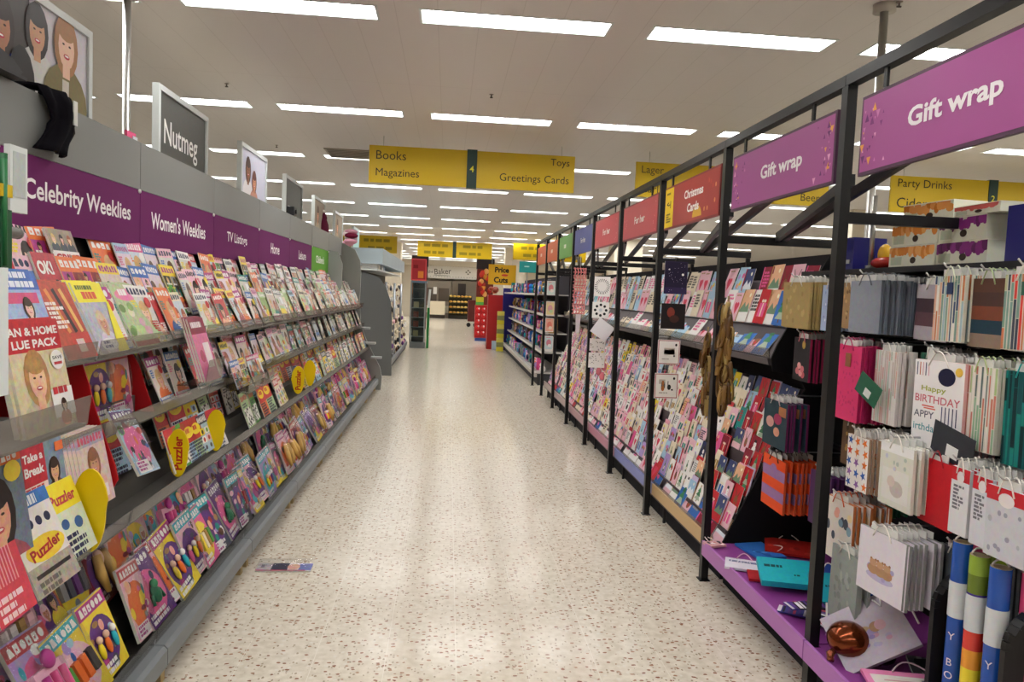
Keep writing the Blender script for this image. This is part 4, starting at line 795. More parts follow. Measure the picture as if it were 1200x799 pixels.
CSEC = {2: 'Christmas Cards sign', 3: 'nearer For her sign', 4: 'farther For her sign'}
def card(bg, mo, w, h, t=.003):
    mb = blank(w, h, t, bg, 'e8e4dc', 'paper')
    def col(*a): return R.choice(a)
    if mo == 'a snowman': mb.r2(-w/2, 0, w/2, h*.3, 'f4f6f8', 1); mb.e2(0, h*.32, w*.22, w*.22, 'fafafa', 2); mb.e2(0, h*.58, w*.15, w*.15, 'fafafa', 3); mb.r2(-w*.12, h*.68, w*.12, h*.8, 'black', 4); mb.p2([(0, h*.58), (w*.12, h*.57), (0, h*.56)], 'orange', 5)
    elif mo == 'a tree':
        for q in range(3): mb.p2([(-w*(.36-q*.08), h*(.18+q*.2)), (w*(.36-q*.08), h*(.18+q*.2)), (0, h*(.5+q*.18))], col('2c7048', '3c8858', 'a8b8a0'), 2+q)
        mb.r2(-w*.05, h*.08, w*.05, h*.2, 'brown', 1.5); mb.e2(0, h*.88, w*.06, w*.06, 'gold', 6)
    elif mo == 'a reindeer': mb.e2(0, h*.4, w*.2, h*.2, '8a5a38', 2); mb.e2(0, h*.3, w*.07, w*.07, 'red', 3); mb.p2([(-w*.1, h*.55), (-w*.3, h*.85), (-w*.26, h*.86), (-w*.04, h*.57)], 'brown', 2); mb.p2([(w*.1, h*.55), (w*.3, h*.85), (w*.26, h*.86), (w*.04, h*.57)], 'brown', 2)
    elif mo == 'an oval': mb.e2(0, h*.5, w*.34, h*.34, col('gold', 'white', 'e8c8c8', 'd8d8e8'), 2, n=20); mb.e2(0, h*.5, w*.27, h*.28, bg, 3, n=20); lines(mb, -w*.2, w*.2, h*.5, 2, h*.05, col('gold', 'grey', 'black'), 4)
    elif mo == 'flowers':
        for q in range(5):
            x, z = R.uniform(-.3, .3)*w, R.uniform(.2, .8)*h; cc = col('pink', 'red', 'lilac', 'peach', 'magenta', 'yellow')
            mb.r2(x-.001, max(0, z-h*.25), x+.001, z, '4c7c40', 1.5)
            for a in range(5): mb.e2(x+w*.07*math.cos(a*1.257), z+w*.07*math.sin(a*1.257), w*.06, w*.06, cc, 2+q*.2, n=7)
    elif mo == 'a heart': mb.e2(-w*.12, h*.56, w*.14, w*.14, 'd83858', 2); mb.e2(w*.12, h*.56, w*.14, w*.14, 'd83858', 2.4); mb.p2([(-w*.25, h*.52), (0, h*.22), (w*.25, h*.52)], 'd83858', 2.8); lines(mb, -w*.3, w*.3, h*.88, 1, h*.05, 'gold', 3)
    elif mo == 'writing': lines(mb, -w*.35, w*.35, h*.78, 5, h*.07, col('gold', 'black', 'pink', 'grey', 'navy', 'red'), 2)
    elif mo == 'a balloon': 
        for q in range(3): x = (-.22+.22*q)*w; mb.e2(x, h*(.6+.08*(q % 2)), w*.13, h*.12, col('pink', 'blue', 'yellow', 'gold', 'turquoise', 'red'), 2+q*.3); mb.r2(x-.0008, h*.15, x+.0008, h*.5, 'grey', 1.5)
    elif mo == 'a gift': mb.r2(-w*.28, h*.2, w*.28, h*.6, col('red', 'pink', 'teal', 'gold', 'blue'), 2); mb.r2(-w*.04, h*.2, w*.04, h*.6, 'f2e8d0', 3); mb.e2(-w*.1, h*.66, w*.1, h*.05, 'f2e8d0', 3); mb.e2(w*.1, h*.66, w*.1, h*.05, 'f2e8d0', 3.3)
    elif mo == 'a bottle': mb.r2(-w*.1, h*.15, w*.1, h*.55, '4c7850', 2); mb.r2(-w*.04, h*.5, w*.04, h*.75, '4c7850', 2.3); mb.r2(-w*.08, h*.25, w*.08, h*.4, 'f0e8d0', 3)
    elif mo == 'a landscape': mb.r2(-w/2, h*.4, w/2, h, col('9cc4e0', '3c4878', 'e8b890'), 1); mb.p2([(-w/2, h*.3), (-w*.1, h*.62), (w*.1, h*.45), (w*.3, h*.6), (w/2, h*.3)], col('e8eef4', '6c8c70'), 2); mb.e2(w*.2, h*.82, w*.09, w*.09, 'f8f0d0', 2)
    if R.random() < .35: mb.r2(-w/2, 0, -w*.4, h, col('gold', 'red', 'grey', 'pink'), 7)
    return mb.mesh('greeting_card')
MX = ['a snowman', 'a tree', 'a reindeer', 'writing', 'a gift', 'a landscape']; MH = ['flowers', 'a heart', 'writing', 'a balloon', 'a gift', 'a bottle', 'writing']
def cardbank(bgs, mots, n, big=False):
    out = []; seen = set(); q = 0
    while len(out) < n and q < 600:
        q += 1; bg, mo = R.choice(bgs), R.choice(mots)
        if (bg, mo) in seen: continue
        seen.add((bg, mo)); s = R.choice(((.11, .155), (.12, .155), (.125, .13), (.102, .16))) if not big else (.16, .22)
        out.append((bg, mo, card(bg, mo, *s), s))
    return out
XC = cardbank(['red', 'crimson', 'white', 'red', 'pale blue', 'navy', 'white', 'red', 'teal', 'pale pink', 'cream'], MX, 36)
HC = cardbank(['white', 'cream', 'pale pink', 'white', 'lilac', 'pale blue', 'pale pink', 'cream', 'yellow', 'peach', 'slate', 'pink'], MH, 44)
HB = cardbank(['white', 'pale blue', 'pale pink', 'cream', 'red', 'pink', 'turquoise', 'blue'], MH+['a landscape'], 16, True)
XB = cardbank(['red', 'white', 'blue', 'pale blue', 'white', 'pale pink', 'crimson'], MX, 14, True)
ENV = {c_: (lambda m: m)(None) for c_ in ()}
def env_mesh(col, w, h):
    mb = MB(); mb.box((-w/2, 0, 0), (w/2, .002, h), col, 'paper'); return mb.mesh('envelope')
ENVS = [env_mesh(q, .118, .158) for q in ('red', 'f4f0e8', 'e8a0b4', 'd8d0c0', 'b81c30', 'c8b8d8')]
slots = []
for i in range(2, 8):
    for r in range(NL+NU):
        up = r >= NL; x, z = upposs(r-NL) if up else lowpos(r); big = r == 0 or up
        pitch = (.122 if not big else .145); y = PY(i)+1.2; n = 0
        y = PY(i)+.07
        while y < PY(i)+BW-.05:
            if R.random() > .035: slots.append((i, r, n, x, y+R.uniform(-.008, .008), z, up, big))
            n += 1; y += pitch*R.uniform(.95, 1.05)
def sz(s):
    i, r, n, x, y, z, up, big = s; d = math.sqrt(x*x+y*y+(z-1.6)**2); return d*(.75 if big else 1)
slots.sort(key=sz)
near, rest = slots[:300], slots[300:]
MASS = MB(); ncnt = 0
for s in near+rest:
    i, r, n, x, y, z, up, big = s; srcx = i == 2 or (i == 3 and False)
    warm = i == 2
    src = (XB if warm else HB) if big else (XC if warm else HC)
    if warm and not big and y > PY(2)+.62 : src = HC if R.random() < .65 else XC     # far half of the Christmas bay is paler
    if up and (not warm or y > PY(2)+.8): src = [q for q in HB if q[0] in ('white', 'cream', 'pale blue', 'pale pink')]
    if R.random() < (.4 if warm else .6): src = [q for q in src if q[0] in ('white', 'cream', 'pale pink')] or src
    if warm and not up and y < PY(2)+.55 and R.random() < .5: src = [q for q in (XB if big else XC) if q[0] in ('red', 'crimson')]
    it = R.choice(src); tilt = .66+R.uniform(-.04, .04) if up and r == NL else .5+R.uniform(-.05, .05) if r == 0 else .26+R.uniform(-.05, .08); roll = R.uniform(-.03, .03); sc_ = R.uniform(.92, 1.05)*(1.15 if up and r == NL else 1)
    xx = x-(.006 if n % 2 else 0)+R.uniform(-.001, 0)
    if s in near if False else ncnt < 300:
        o = link('greeting_card', it[2], None, (xx, y, z), (-tilt, roll, FR)); o.scale = (sc_,)*3
        where = ('upper tier, %s row' % ORD[r-NL]) if up else ('%s row up' % ORD[r])
        tag(o, '%s card with %s, %s, %s along, %s' % (it[0], it[1], where, ORD[n], CSEC.get(i, 'blue sign')), 'greeting card', 'greeting cards on the stepped racks')
        if R.random() < .3: link('envelope', R.choice(ENVS), o, (.006, .001, .006))
    else:
        w, h = it[3]; w *= sc_; h *= sc_; T = Matrix.Translation((xx, y, z)) @ Matrix.Rotation(FR, 4, 'Z') @ Matrix.Rotation(-tilt, 4, 'X')
        b = MB(); b.box((-w/2, -.003, 0), (w/2, 0, h), it[0], 'paper'); b.fy = -.003; a = R.choice(('gold', 'pink', 'grey', 'red', 'white', 'black', 'teal', 'lilac')); b.e2(0, h*.5, w*.25, h*.2, a, 1, n=8); b.r2(-w*.3, h*.82, w*.3, h*.88, a, 1)
        MASS.idx([tuple(T @ Vector(p)) for p in b.v], [], 'white'); base = len(MASS.v)-len(b.v)
        for f, cc, m_ in zip(b.f, b.c, b.m): MASS.f.append(tuple(base+q for q in f)); MASS.c.append(cc); MASS.m.append(m_); MASS.s.append(False)
    ncnt += 1
o = MASS.build('far_greeting_cards'); tag(o, 'mass of small pale greeting cards filling the far stepped racks', 'greeting cards', None, 'stuff')

# ---------------------------------------------------------------- clip cards hung on the posts (face along the aisle)
def hung(x0, x1, z0, z1, y, lab, draw, rot=0, bg='white', t=.004):
    w, h = x1-x0, z1-z0; T = Matrix.Translation(((x0+x1)/2, y, (z0+z1)/2)) @ Matrix.Rotation(rot, 4, 'Y'); b = MB(T); b.box((-w/2, -t, -h/2), (w/2, 0, h/2), 'e0dcd4', 'paper'); b.fy = -t; b.r2(-w/2, -h/2, w/2, h/2, bg, .5); draw(b, w, h)
    r = thing('hanging_card', lab, 'card'); b.build('card', r); g = MB(); g.box(((x0+x1)/2-.012, y-.001, z1-.01), ((x0+x1)/2+.012, y+.002, z1+.03), 'dcdcdc', 'acrylic'); g.tube([(XF+.04, y+.003, z1+.02), ((x0+x1)/2, y+.003, z1+.02)], .002, 'b8b8b8', n=5); g.build('clip', r)
def night(b, w, h):
    b.r2(-w*.47, -h*.47, w*.47, h*.47, '1c1430', 1)
    for q in range(30): b.e2(R.uniform(-.45, .45)*w, R.uniform(-.45, .45)*h, .002, .002, 'c8c0d8', 2, n=5)
    b.e2(w*.3, h*.1, .009, .009, 'f4f0e8', 3); b.e2(-w*.3, h*.25, .006, .006, 'f4f0e8', 3); b.r2(-w*.47, -h*.47, w*.47, -h*.3, '2c2048', 1.5)
def dark2(b, w, h): b.r2(-w*.47, -h*.47, w*.47, h*.47, '1a1214', 1); b.e2(-w*.1, h*.15, w*.16, h*.2, '7c3428', 2); b.e2(w*.05, -h*.1, w*.2, h*.15, '40241c', 2.3)
def sketch(b, w, h):
    b.r2(-w*.48, -h*.48, w*.48, h*.48, 'a83848', 1); b.r2(-w*.45, -h*.45, w*.45, h*.45, 'ece8e2', 2)
    for q in range(4): b.r2(R.uniform(-.35, .3)*w, R.uniform(-.2, .1)*h, R.uniform(-.35, .3)*w+.01, R.uniform(-.1, .2)*h+.02, R.choice(('a09890', 'c0b8a8', '605850')), 3)
    b.e2(w*.32, h*.3, .008, .01, '181818', 4); b.e2(w*.25, -h*.15, .007, .007, '181818', 4); lines(b, -w*.3, w*.3, -h*.3, 1, .008, 'b0a8a0', 4)
def sketch2(b, w, h): sketch(b, w, h); b.e2(-w*.15, -h*.1, .012, .02, 'a86838', 6); b.r2(-w*.19, h*.02, -w*.11, h*.2, 'a86838', 6); b.e2(w*.12, -h*.05, .014, .02, '282828', 6)
def burst(b, w, h):
    for q in range(24):
        a = q*PI/12; a2 = a+.06; r1, r2 = .25*w, .48*w; b.p2([(r1*math.cos(a), r1*math.sin(a)), (r2*math.cos(a-.04), r2*math.sin(a-.04)), (r2*math.cos(a2), r2*math.sin(a2))], '202020', 2)
def ring(b, w, h):
    for q in range(8): b.e2(.33*w*math.cos(q*PI/4), .33*h*math.sin(q*PI/4), w*.08, w*.08, '1c2024', 2)
    b.e2(0, 0, w*.1, w*.1, 'd0d4d8', 2)
def speck(b, w, h):
    for q in range(26): b.e2(R.uniform(-.45, .45)*w, R.uniform(-.45, .45)*h, .006, .005, R.choice(('9c9c98', 'c0b8a8', '4c5058')), 2+q*.02, n=6)
def pict(cols):
    def f(b, w, h):
        b.r2(-w*.45, -h*.45, w*.45, h*.45, cols[0], 1); b.e2(0, 0, w*.3, h*.25, cols[1], 2); b.e2(w*.1, -h*.2, w*.22, h*.12, cols[2], 3); lines(b, -w*.3, w*.3, h*.36, 1, .012, cols[1], 4)
    return f
y3, y5, y8 = PY(3)-.03, PY(5)-.03, PY(8)-.03
hung(1.555, 1.725, 1.64, 1.875, y3, 'dark starry card, topmost hanging from the post past the Christmas Cards sign', night, bg='282040'); hung(1.545, 1.725, 1.385, 1.57, y3, 'dark card with a reddish shape, second down on the same post', dark2, bg='241c1c')
hung(1.535, 1.70, 1.125, 1.305, y3, 'white card with red border and small sketch, third down', sketch); hung(1.525, 1.70, .875, 1.06, y3, 'white card with red border and brown bottle sketch, lowest on its post', sketch2)
hung(1.54, 1.71, 1.60, 1.81, y5, 'white card with a black ray burst, top of the farther post', burst); hung(1.53, 1.71, 1.37, 1.54, y5, 'white card with a ring of black dots, below the ray burst', ring)
hung(1.54, 1.74, 1.16, 1.34, y5-.05, 'blank white card hanging askew below the dotted card', lambda b, w, h: None, rot=.6, bg='f0f0f4'); hung(1.52, 1.69, 1.02, 1.15, y5, 'white speckled card behind the askew card', speck); hung(1.515, 1.69, .84, 1.0, y5, 'white speckled card, lowest on the farther post', speck)
for zz, cs, l in ((1.59, ('d0e0dc', 'e08890', 'f0e8e0'), 'pale green picture card, first'), (1.27, ('e8d8a0', 'e0a8b0', 'c0d8a8'), 'yellow and pink picture card, second'), (1.01, ('f0b8a0', 'e88878', 'f4e0d0'), 'peach picture card, third'), (.73, ('c8e0e4', 'd88898', 'f0f0f0'), 'pale blue picture card, fourth')):
    hung(1.535, 1.665, zz, zz+.22, y8, l+' down on the far post', pict(cs), bg='f0ece8')
# pink paper garland
t = thing('paper_garland', 'pink lattice paper garland hanging from the frame before the blue sign end', 'garland', (1.60, PY(6)-.05, 0))
b = MB()
for s_ in range(5):
    zt = 1.94-s_*.115
    for q in range(5): b.tube([(-.07+q*.035, 0, zt), (-.07+q*.035+(.018 if q < 4 else 0), 0, zt-.055), (-.07+q*.035, 0, zt-.11)], .0075, 'e89090', 'paper', 5)
    for q in range(3): b.tube([(-.08, .004, zt-.01-q*.045), (.08, .004, zt-.01-q*.045)], .007, 'e08488', 'paper', 5)
b.build('lattice', t); b = MB(); b.prism([(-.03, 1.37), (.035, 1.37), (.02, 1.15), (-.02, 1.13)], 'y', -.002, .004, 'd8ccd0', 'paper'); b.build('tassel', t); b = MB(); b.tube([(0,0,1.94), (0,0,2.08)], .004, 'c8c8c8'); b.prism([(-.03, 1.94), (.03, 1.94), (.015, 2.06), (-.01, 2.07)], 'y', .002, .004, 'c8d0d4', 'acrylic'); b.build('header', t)
t = thing('pink_ribbon', 'pink ribbon bow clipped among the cards below the speckled cards', 'ribbon', (1.66, PY(5)-.02, .9)); b = MB()
for q in range(4): b.ell((R.uniform(-.03, .03), 0, -.05*q), (.03, .012, .045), 'e0808c', 'satin')
b.build('loop', t)

# gold bows hanging by post two
def gold(name, lab, x, y, z1, z0, wd, n):
    t = thing(name, lab, 'gift bows', (x, y, 0)); b = MB(); b.tube([(0,0,z1+.03), (0,0,z0+.1)], .006, '7c6440'); b.build('strip', t)
    for q in range(n):
        u = q/n; zc = z1-(z1-z0)*u; a = R.uniform(-1, 1); l = R.uniform(.09, .14); m = MB(); dx = R.uniform(-wd, wd); dy = R.uniform(-.05, .05)
        V = []; F = []; k = 15; ca, sa = math.cos(a), math.sin(a); tw = R.uniform(-.8, .8)
        for j in range(k):
            v = j/(k-1); px = .024*math.sin(2*PI*v)*(1 if q % 2 else .7); pz = -l*(1-math.cos(2*PI*v))/2
            for e in (-.011, .011): V.append((dx*(.5+.5*abs(pz)/l)-sa*px+ca*e+tw*pz*.12, dy+ca*px+sa*e, zc+pz))
        for j in range(k-1): F.append((j*2, j*2+1, j*2+3, j*2+2))
        m.idx(V, F, R.choice(('7c5a2c', '6a4a24', '947038', '5c4020', 'a88c50')), 'glossy' if q % 3 else 'satin', True); o = m.build('bow_loop', t); md = o.modifiers.new('s', 'SOLIDIFY'); md.thickness = .0015
gold('gold_bow_strip', 'bunch of gold brown ribbon bows hanging in front of the second post', 1.47, 3.80, 1.60, 1.12, .035, 60)
gold('gold_bow_strip', 'smaller gold brown bow bunch on the far side of the second post', 1.52, 4.22, 1.42, 1.02, .025, 26)

# ================================================================ GIFT WRAP racks
for i in (0, 1):
    ya, yb = PY(i)+.004, PY(i+1)-.004
    t = thing('gift_wrap_rack', 'black gift wrap rack bay under the %s' % NB[i], 'gift rack', group='gift wrap rack bays')
    b = MB(); b.box((2.205, ya, .1), (2.235, yb-.03*(i == 1), 1.90), '0e0d10'); b.build('back_panel', t)
    b = MB(); b.box((1.545, ya, .20), (2.2, yb-.04*(i == 1), .228), '8c3c8c', 'satin'); b.box((1.50, ya+.022, .20), (1.545, yb-.026-.03*(i == 1), .228), '8c3c8c', 'satin'); b.box((1.485, ya, .165), (1.499, yb-.04*(i == 1), .245), 'b070b8', 'satin'); b.build('base_shelf', t)
    b = MB(); b.box((1.62, ya, 0), (2.2, yb-.04*(i == 1), .16), '14141c'); b.build('plinth', t)
    b = MB(); b.box((1.97, ya, 1.76), (2.2, yb-.03*(i == 1), 1.785), '18181c', 'black_metal'); b.build('top_shelf', t)
    for z in (1.75, 1.475, 1.12, .82):
        b = MB(); b.box((2.17, ya, z-.012), (2.2, yb-.04*(i == 1), z+.012), '1c1c20', 'black_metal'); b.build('prong_bar', t)
def bag_mesh(w, h, t, bg, draw, handle='f0ece4', tagc=None, side=None):
    mb = MB(); mb.box((-w/2, -t, 0), (w/2, 0, h), side or bg, 'paper'); mb.fy = -t; mb.r2(-w/2, 0, w/2, h, bg, .5)
    if draw: draw(mb, w, h)
    me = mb.mesh('gift_bag'); g = MB(); n = 9; g.tube([(-w*.2+w*.4*j/(n-1), -t-.003, h-.02+.055*math.sin(PI*j/(n-1))) for j in range(n)], .0025, handle, 'satin', 5); g.box((-w*.28, -t*.6, h), (w*.28, -t*.4, h+.025), 'd8d8d4', 'paper'); gm = g.mesh('handle')
    tm = None
    if tagc: k = MB(); k.fy = -t-.004; k.box((-w*.05, -t-.006, h*.72), (w*.14, -t-.004, h*.9), tagc, 'paper'); tm = k.mesh('gift_tag')
    return me, gm, tm
def stack(desc, Y, ztop, w, h, bg, draw=None, n=8, x=1.80, dx=.022, handle='f0ece4', tagc=None, side=None, rowl='', plain=None, tilt=.0, cat='gift bag', name='gift_bag'):
    me, gm, tm = bag_mesh(w, h, .012, bg, draw, handle, tagc, side); zb = ztop-h
    for q in range(n):
        xx = x+q*dx; o = link(name, me, None, (xx, Y+R.uniform(-.006, .006)*(q > 0), zb+R.uniform(-.006, .004)*(q > 0)), (0 if q else -tilt*0, R.uniform(-.02, .02), FR+R.uniform(-.08, .08)*(q > 0)+(tilt if q == 0 else 0)))
        tag(o, ('%s, front of its prong, %s' % (desc, rowl)) if q == 0 else '%s, %s behind the front one, %s' % (desc.replace(' and navy tag', '').replace(' with navy tag', '').replace(' with wooden tag', '').replace(' with a dark green tag', ' beside teal ones'), ORD[q-1], rowl), cat, 'gift bags on prongs')
        link('handle', gm, o)
        if tm and q == 0: link('gift_tag', tm, o)
    p = MB(); p.tube([(2.17, Y, ztop+.03), (x-.03, Y, ztop+.03), (x-.045, Y, ztop+.045)], .0035, 'c8c8c8', 'steel', 6); o = p.build('display_prong'); tag(o, 'wire prong carrying the %s, %s' % (desc, rowl), 'prong', 'wire prongs of the gift racks')
def stripes(cols, n=12):
    def f(b, w, h):
        for q in range(n):
            x0 = -w/2+w*q/n; x1 = x0+w/n*R.uniform(.4, .9); z = 0
            while z < h-.004: z2 = min(h, z+R.uniform(.05, .2)); b.r2(x0, z+.002, x1, z2, R.choice(cols), 1+q*.01); z = z2
    return f
def bands(cols):
    def f(b, w, h):
        for q in range(len(cols)): b.p2([(-w/2, h*q/len(cols)), (w/2, h*q/len(cols)), (w/2, h*(q+1)/len(cols)), (-w/2, h*(q+1)/len(cols))], cols[q], 1)
    return f
def dots(cols, n, r, x0=-.4, x1=.4, z0=.1, z1=.9):
    def f(b, w, h):
        for q in range(n): b.e2(R.uniform(x0, x1)*w, R.uniform(z0, z1)*h, r*R.uniform(.7, 1.2), r*R.uniform(.8, 1.3), R.choice(cols), 1+q*.12, n=12)
    return f
def stars(b, w, h):
    for q in range(15):
        x, z, r = (-.35+.35*(q % 3)+R.uniform(-.05, .05))*w, (.1+.2*(q//3))*h, .021; cc = R.choice(('d83c2c', 'f0b020', '2c5cb0', '9060a8', 'e87828')); rot = R.uniform(0, 1)
        b.p2([(x+(r if k % 2 == 0 else r*.42)*math.cos(rot+k*PI/5), z+(r if k % 2 == 0 else r*.42)*math.sin(rot+k*PI/5)) for k in range(10)], cc, 1+q*.1)
def birthday(b, w, h):
    b.r2(-w*.5, 0, w*.5, h, 'f2eff0', .8)
    for q in range(5): b.r2(-w*.45+q*w*.06, h*.82, -w*.43+q*w*.06, h*.97, R.choice(('d87858', '404870', 'e0b0b8')), 2); b.r2(w*.1+q*w*.07, h*.3, w*.12+q*w*.07, h*.5, R.choice(('202850', 'd8b060', '404870')), 2)
    b.t2('Happy', -w*.08, h*.67, h*.075, 'a8b050', 3, w=w*.5, bold=.02); b.t2('BIRTHDAY', 0, h*.56, h*.085, 'd06878', 3, w=w*.9, bold=.01); b.t2('APPY', -w*.25, h*.38, h*.08, '5c5c70', 3, w=w*.42, bold=.01); b.t2('irthday', -w*.2, h*.22, h*.11, '58a0a8', 3, w=w*.52, bold=.01); b.t2('Happ', w*.28, h*.1, h*.075, 'd06878', 3, w=w*.4)
    b.r2(-w*.3, h*.47, -w*.05, h*.485, 'd84c40', 2); b.r2(-w*.26, h*.445, -w*.02, h*.46, 'e07060', 2); b.r2(w*.05, h*.2, w*.4, h*.215, '303868', 2); b.r2(w*.12, h*.24, w*.4, h*.25, 'e88878', 2); b.e2(w*.17, h*.83, w*.17, h*.1, '1c1c3c', 5, n=18); b.e2(w*.4, h*.9, w*.07, h*.05, 'e0b848', 5)
def teddy(b, w, h): 
    for q in range(3): x = (-.15+.15*q)*w; b.e2(x, h*.4, w*.12, h*.08, 'b08868', 2+q*.3); b.e2(x, h*.5, w*.08, h*.055, 'c09878', 3+q*.3); b.e2(x-w*.05, h*.55, w*.025, w*.025, 'a07858', 2+q*.3); b.e2(x+w*.05, h*.55, w*.025, w*.025, 'a07858', 2+q*.3)
    b.e2(0, h*.3, w*.3, h*.07, 'b8b0d0', 1.5); dots(['d890a8', 'e0b8a0', 'a8a0c8'], 10, .01, -.3, .3, .25, .5)(b, w, h)
def elephants(b, w, h):
    b.r2(-w/2, h*.85, w/2, h, 'f0f0f0', 1); b.r2(-w*.4, h*.1, w*.4, h*.6, 'e4e2dc', 1.5); b.e2(w*.05, h*.3, w*.2, h*.13, 'c8bcb8', 2); b.e2(-w*.12, h*.4, w*.12, h*.09, 'd8c8c0', 3); dots(['b8c0b8', 'd8b8b0', 'c8c8d8'], 8, .008, -.4, .4, .6, .82)(b, w, h)
def circles(b, w, h): b.e2(-w*.2, h*.52, w*.17, h*.12, 'e0a8a0', 2); b.e2(w*.12, h*.62, w*.17, h*.12, 'a83860', 1.5); b.e2(w*.1, h*.34, w*.13, h*.1, 'e0a088', 2.4); b.r2(w*.15, h*.7, w*.45, h*.9, 'b87850', 1)
def florals(b, w, h):
    for x, z in ((-.1, .35), (.1, .28), (-.2, .22), (.15, .15), (0, .18)): b.e2(x*w, z*h, w*.12, h*.08, R.choice(('d87880', 'e8a0a0', 'c85c68')), 2+z)
    b.e2(w*.12, h*.85, w*.1, h*.1, 'b09040', 2)
def xbag(b, w, h): bands(['e8501c', '9c74a8', 'e8501c', '9c74a8', 'e8501c'])(b, w, h); b.e2(0, h*.78, w*.14, h*.1, '9c74a8', 2)
def balloons(b, w, h): dots(['e0a090', 'b8c0d8', '404858', 'e8d0a0', 'd8b8c8', '7898a8'], 16, .018)(b, w, h)
r1, r2n, r3n, r4n = 'top row', 'second row', 'third row', 'lowest row'
KR = ['b89860', 'a8905c']
stack('gold kraft paper gift bag', 3.70, 1.715, .30, .235, 'a8905c', lambda b, w, h: dots(['988050', 'b8a06c'], 14, .014)(b, w, h), 8, 1.80, .018, rowl=r1)
stack('pale blue spotted gift bag', 3.42, 1.70, .13, .22, 'a4b4d4', dots(['8898c0', 'e0e4f0'], 14, .006), 5, 1.83, .03, rowl=r1)
stack('small brown patterned gift bag', 3.27, 1.71, .11, .21, 'a08058', dots(['c0a070', '6c5030'], 12, .008), 6, 1.84, .03, rowl=r1)
stack('plain grey gift bag', 3.06, 1.715, .235, .225, '8c929e', None, 12, 1.80, .024, handle='70747c', rowl=r1, side='5c6470')
stack('grey and maroon striped gift bag', 2.76, 1.70, .2, .22, '8c8890', bands(['a8a0a8', '5c4048', '403038', 'a8a0a8']), 12, 1.90, .022, rowl=r1, side='4c3c44')
stack('cream brush stroke gift bag with navy tag', 2.52, 1.725, .16, .235, 'd8d8c8', stripes(['c87850', '7c9c90', 'b8b890', 'e8e0d8', 'a0b8c0', 'd8a890', '405070']), 9, 1.80, .028, handle='dce0c8', tagc='283458', rowl=r1)
stack('dark brown and teal gift bag', 2.37, 1.715, .16, .235, '5c3c30', bands(['8c7868', '203c4c', '7c4430', '4c3430', '5c3c30']), 12, 1.83, .018, handle='a8b888', rowl=r1, side='3c2824')
stack('striped gift bag with a dark green tag', 2.17, 1.725, .17, .24, 'd0ccc0', stripes(['c87850', '7c9c90', 'b8b890', 'e0483c', '404858']), 8, 1.80, .02, tagc='305c4c', rowl=r1)
stack('black gift bag with pink flowers', 3.66, 1.43, .17, .22, '2c282c', florals, 10, 1.83, .02, handle='d87888', rowl=r2n, side='8c1c44')
stack('white and lilac bottle gift bag', 3.31, 1.425, .10, .22, 'c8c4d0', stripes(['d8d4dc', 'a8a0b8'], 5), 6, 1.80, .026, rowl=r2n)
stack('bright pink gift bag with wooden tag', 3.13, 1.43, .21, .33, 'd83870', dots(['c42c64'], 40, .006), 9, 1.78, .014, handle='c0306c', tagc='8c5c3c', rowl=r2n, side='a81c54')
stack('white gift bag with pastel strokes', 2.90, 1.425, .16, .30, 'e0d8d4', stripes(['d8a8a0', 'c8b8b0', 'e8e4e0', 'b8c8b8']), 5, 1.82, .02, rowl=r2n)
stack('dark green and white striped gift bag', 2.74, 1.43, .13, .29, '1c6048', stripes(['1c6048', 'd8e0dc', '284838'], 6), 6, 1.90, .03, rowl=r2n)
stack('white gift bag reading BIRTHDAY with navy tag', 2.49, 1.42, .27, .32, 'f2eff0', birthday, 7, 1.765, .02, rowl=r2n, side='d8a8a8')
stack('striped green and pink gift bag', 2.30, 1.42, .15, .28, 'd8d4c8', stripes(['c87868', '8cb090', 'e8e0d8', 'a8c088', '5c6c68']), 9, 1.78, .02, handle='b8c890', rowl=r2n)
stack('dark teal gift bag', 2.14, 1.42, .15, .30, '0c5c5c', stripes(['0c4c50', '148078', '082c30'], 8), 12, 1.80, .018, handle='28b0b0', rowl=r2n)
stack('grey printed bag behind', 1.97, 1.42, .14, .30, 'b8b0a0', stripes(['e0d8c8', '8c8478']), 6, 1.80, .02, rowl=r2n)
stack('dark teal gift bag with pink circles', 3.68, 1.10, .27, .24, '24404c', circles, 6, 1.72, .02, handle='e8dcdc', rowl=r3n, side='5c1c48')
stack('brown gold gift bag', 3.18, 1.08, .15, .2, '5c4430', dots(['a08040', '3c2c20'], 12, .01), 8, 1.85, .022, rowl=r3n)
stack('white gift bag with coloured stars', 2.86, 1.075, .155, .22, 'f0ece8', stars, 9, 1.70, .022, rowl=r3n, side='a88870')
stack('cream wrapping pack with elephants', 2.57, 1.10, .20, .235, 'dcdcd0', elephants, 5, 1.68, .018, rowl=r3n)
stack('plain red gift bag', 2.43, 1.075, .17, .23, 'c41c28', None, 9, 1.74, .022, handle='b01828', rowl=r3n, side='981420')
stack('navy gift bag', 2.25, 1.08, .15, .2, '181c3c', None, 9, 1.82, .024, rowl=r3n)
def rw(b, w, h): b.r2(-w/2, h*.8, w/2, h, 'c82430', 1); b.e2(0, h*.86, w*.2, h*.09, 'e8e0e0', 2); lines(b, -w*.35, w*.3, h*.7, 7, .008, '707078', 2)
stack('red topped wrapping pack', 2.255, 1.09, .085, .22, 'dcdce0', rw, 8, 1.70, .022, rowl=r3n, name='wrapping_pack', cat='wrapping pack'); stack('second red topped wrapping pack', 2.155, 1.085, .085, .22, 'd0d0d8', rw, 8, 1.70, .022, rowl=r3n, name='wrapping_pack', cat='wrapping pack')
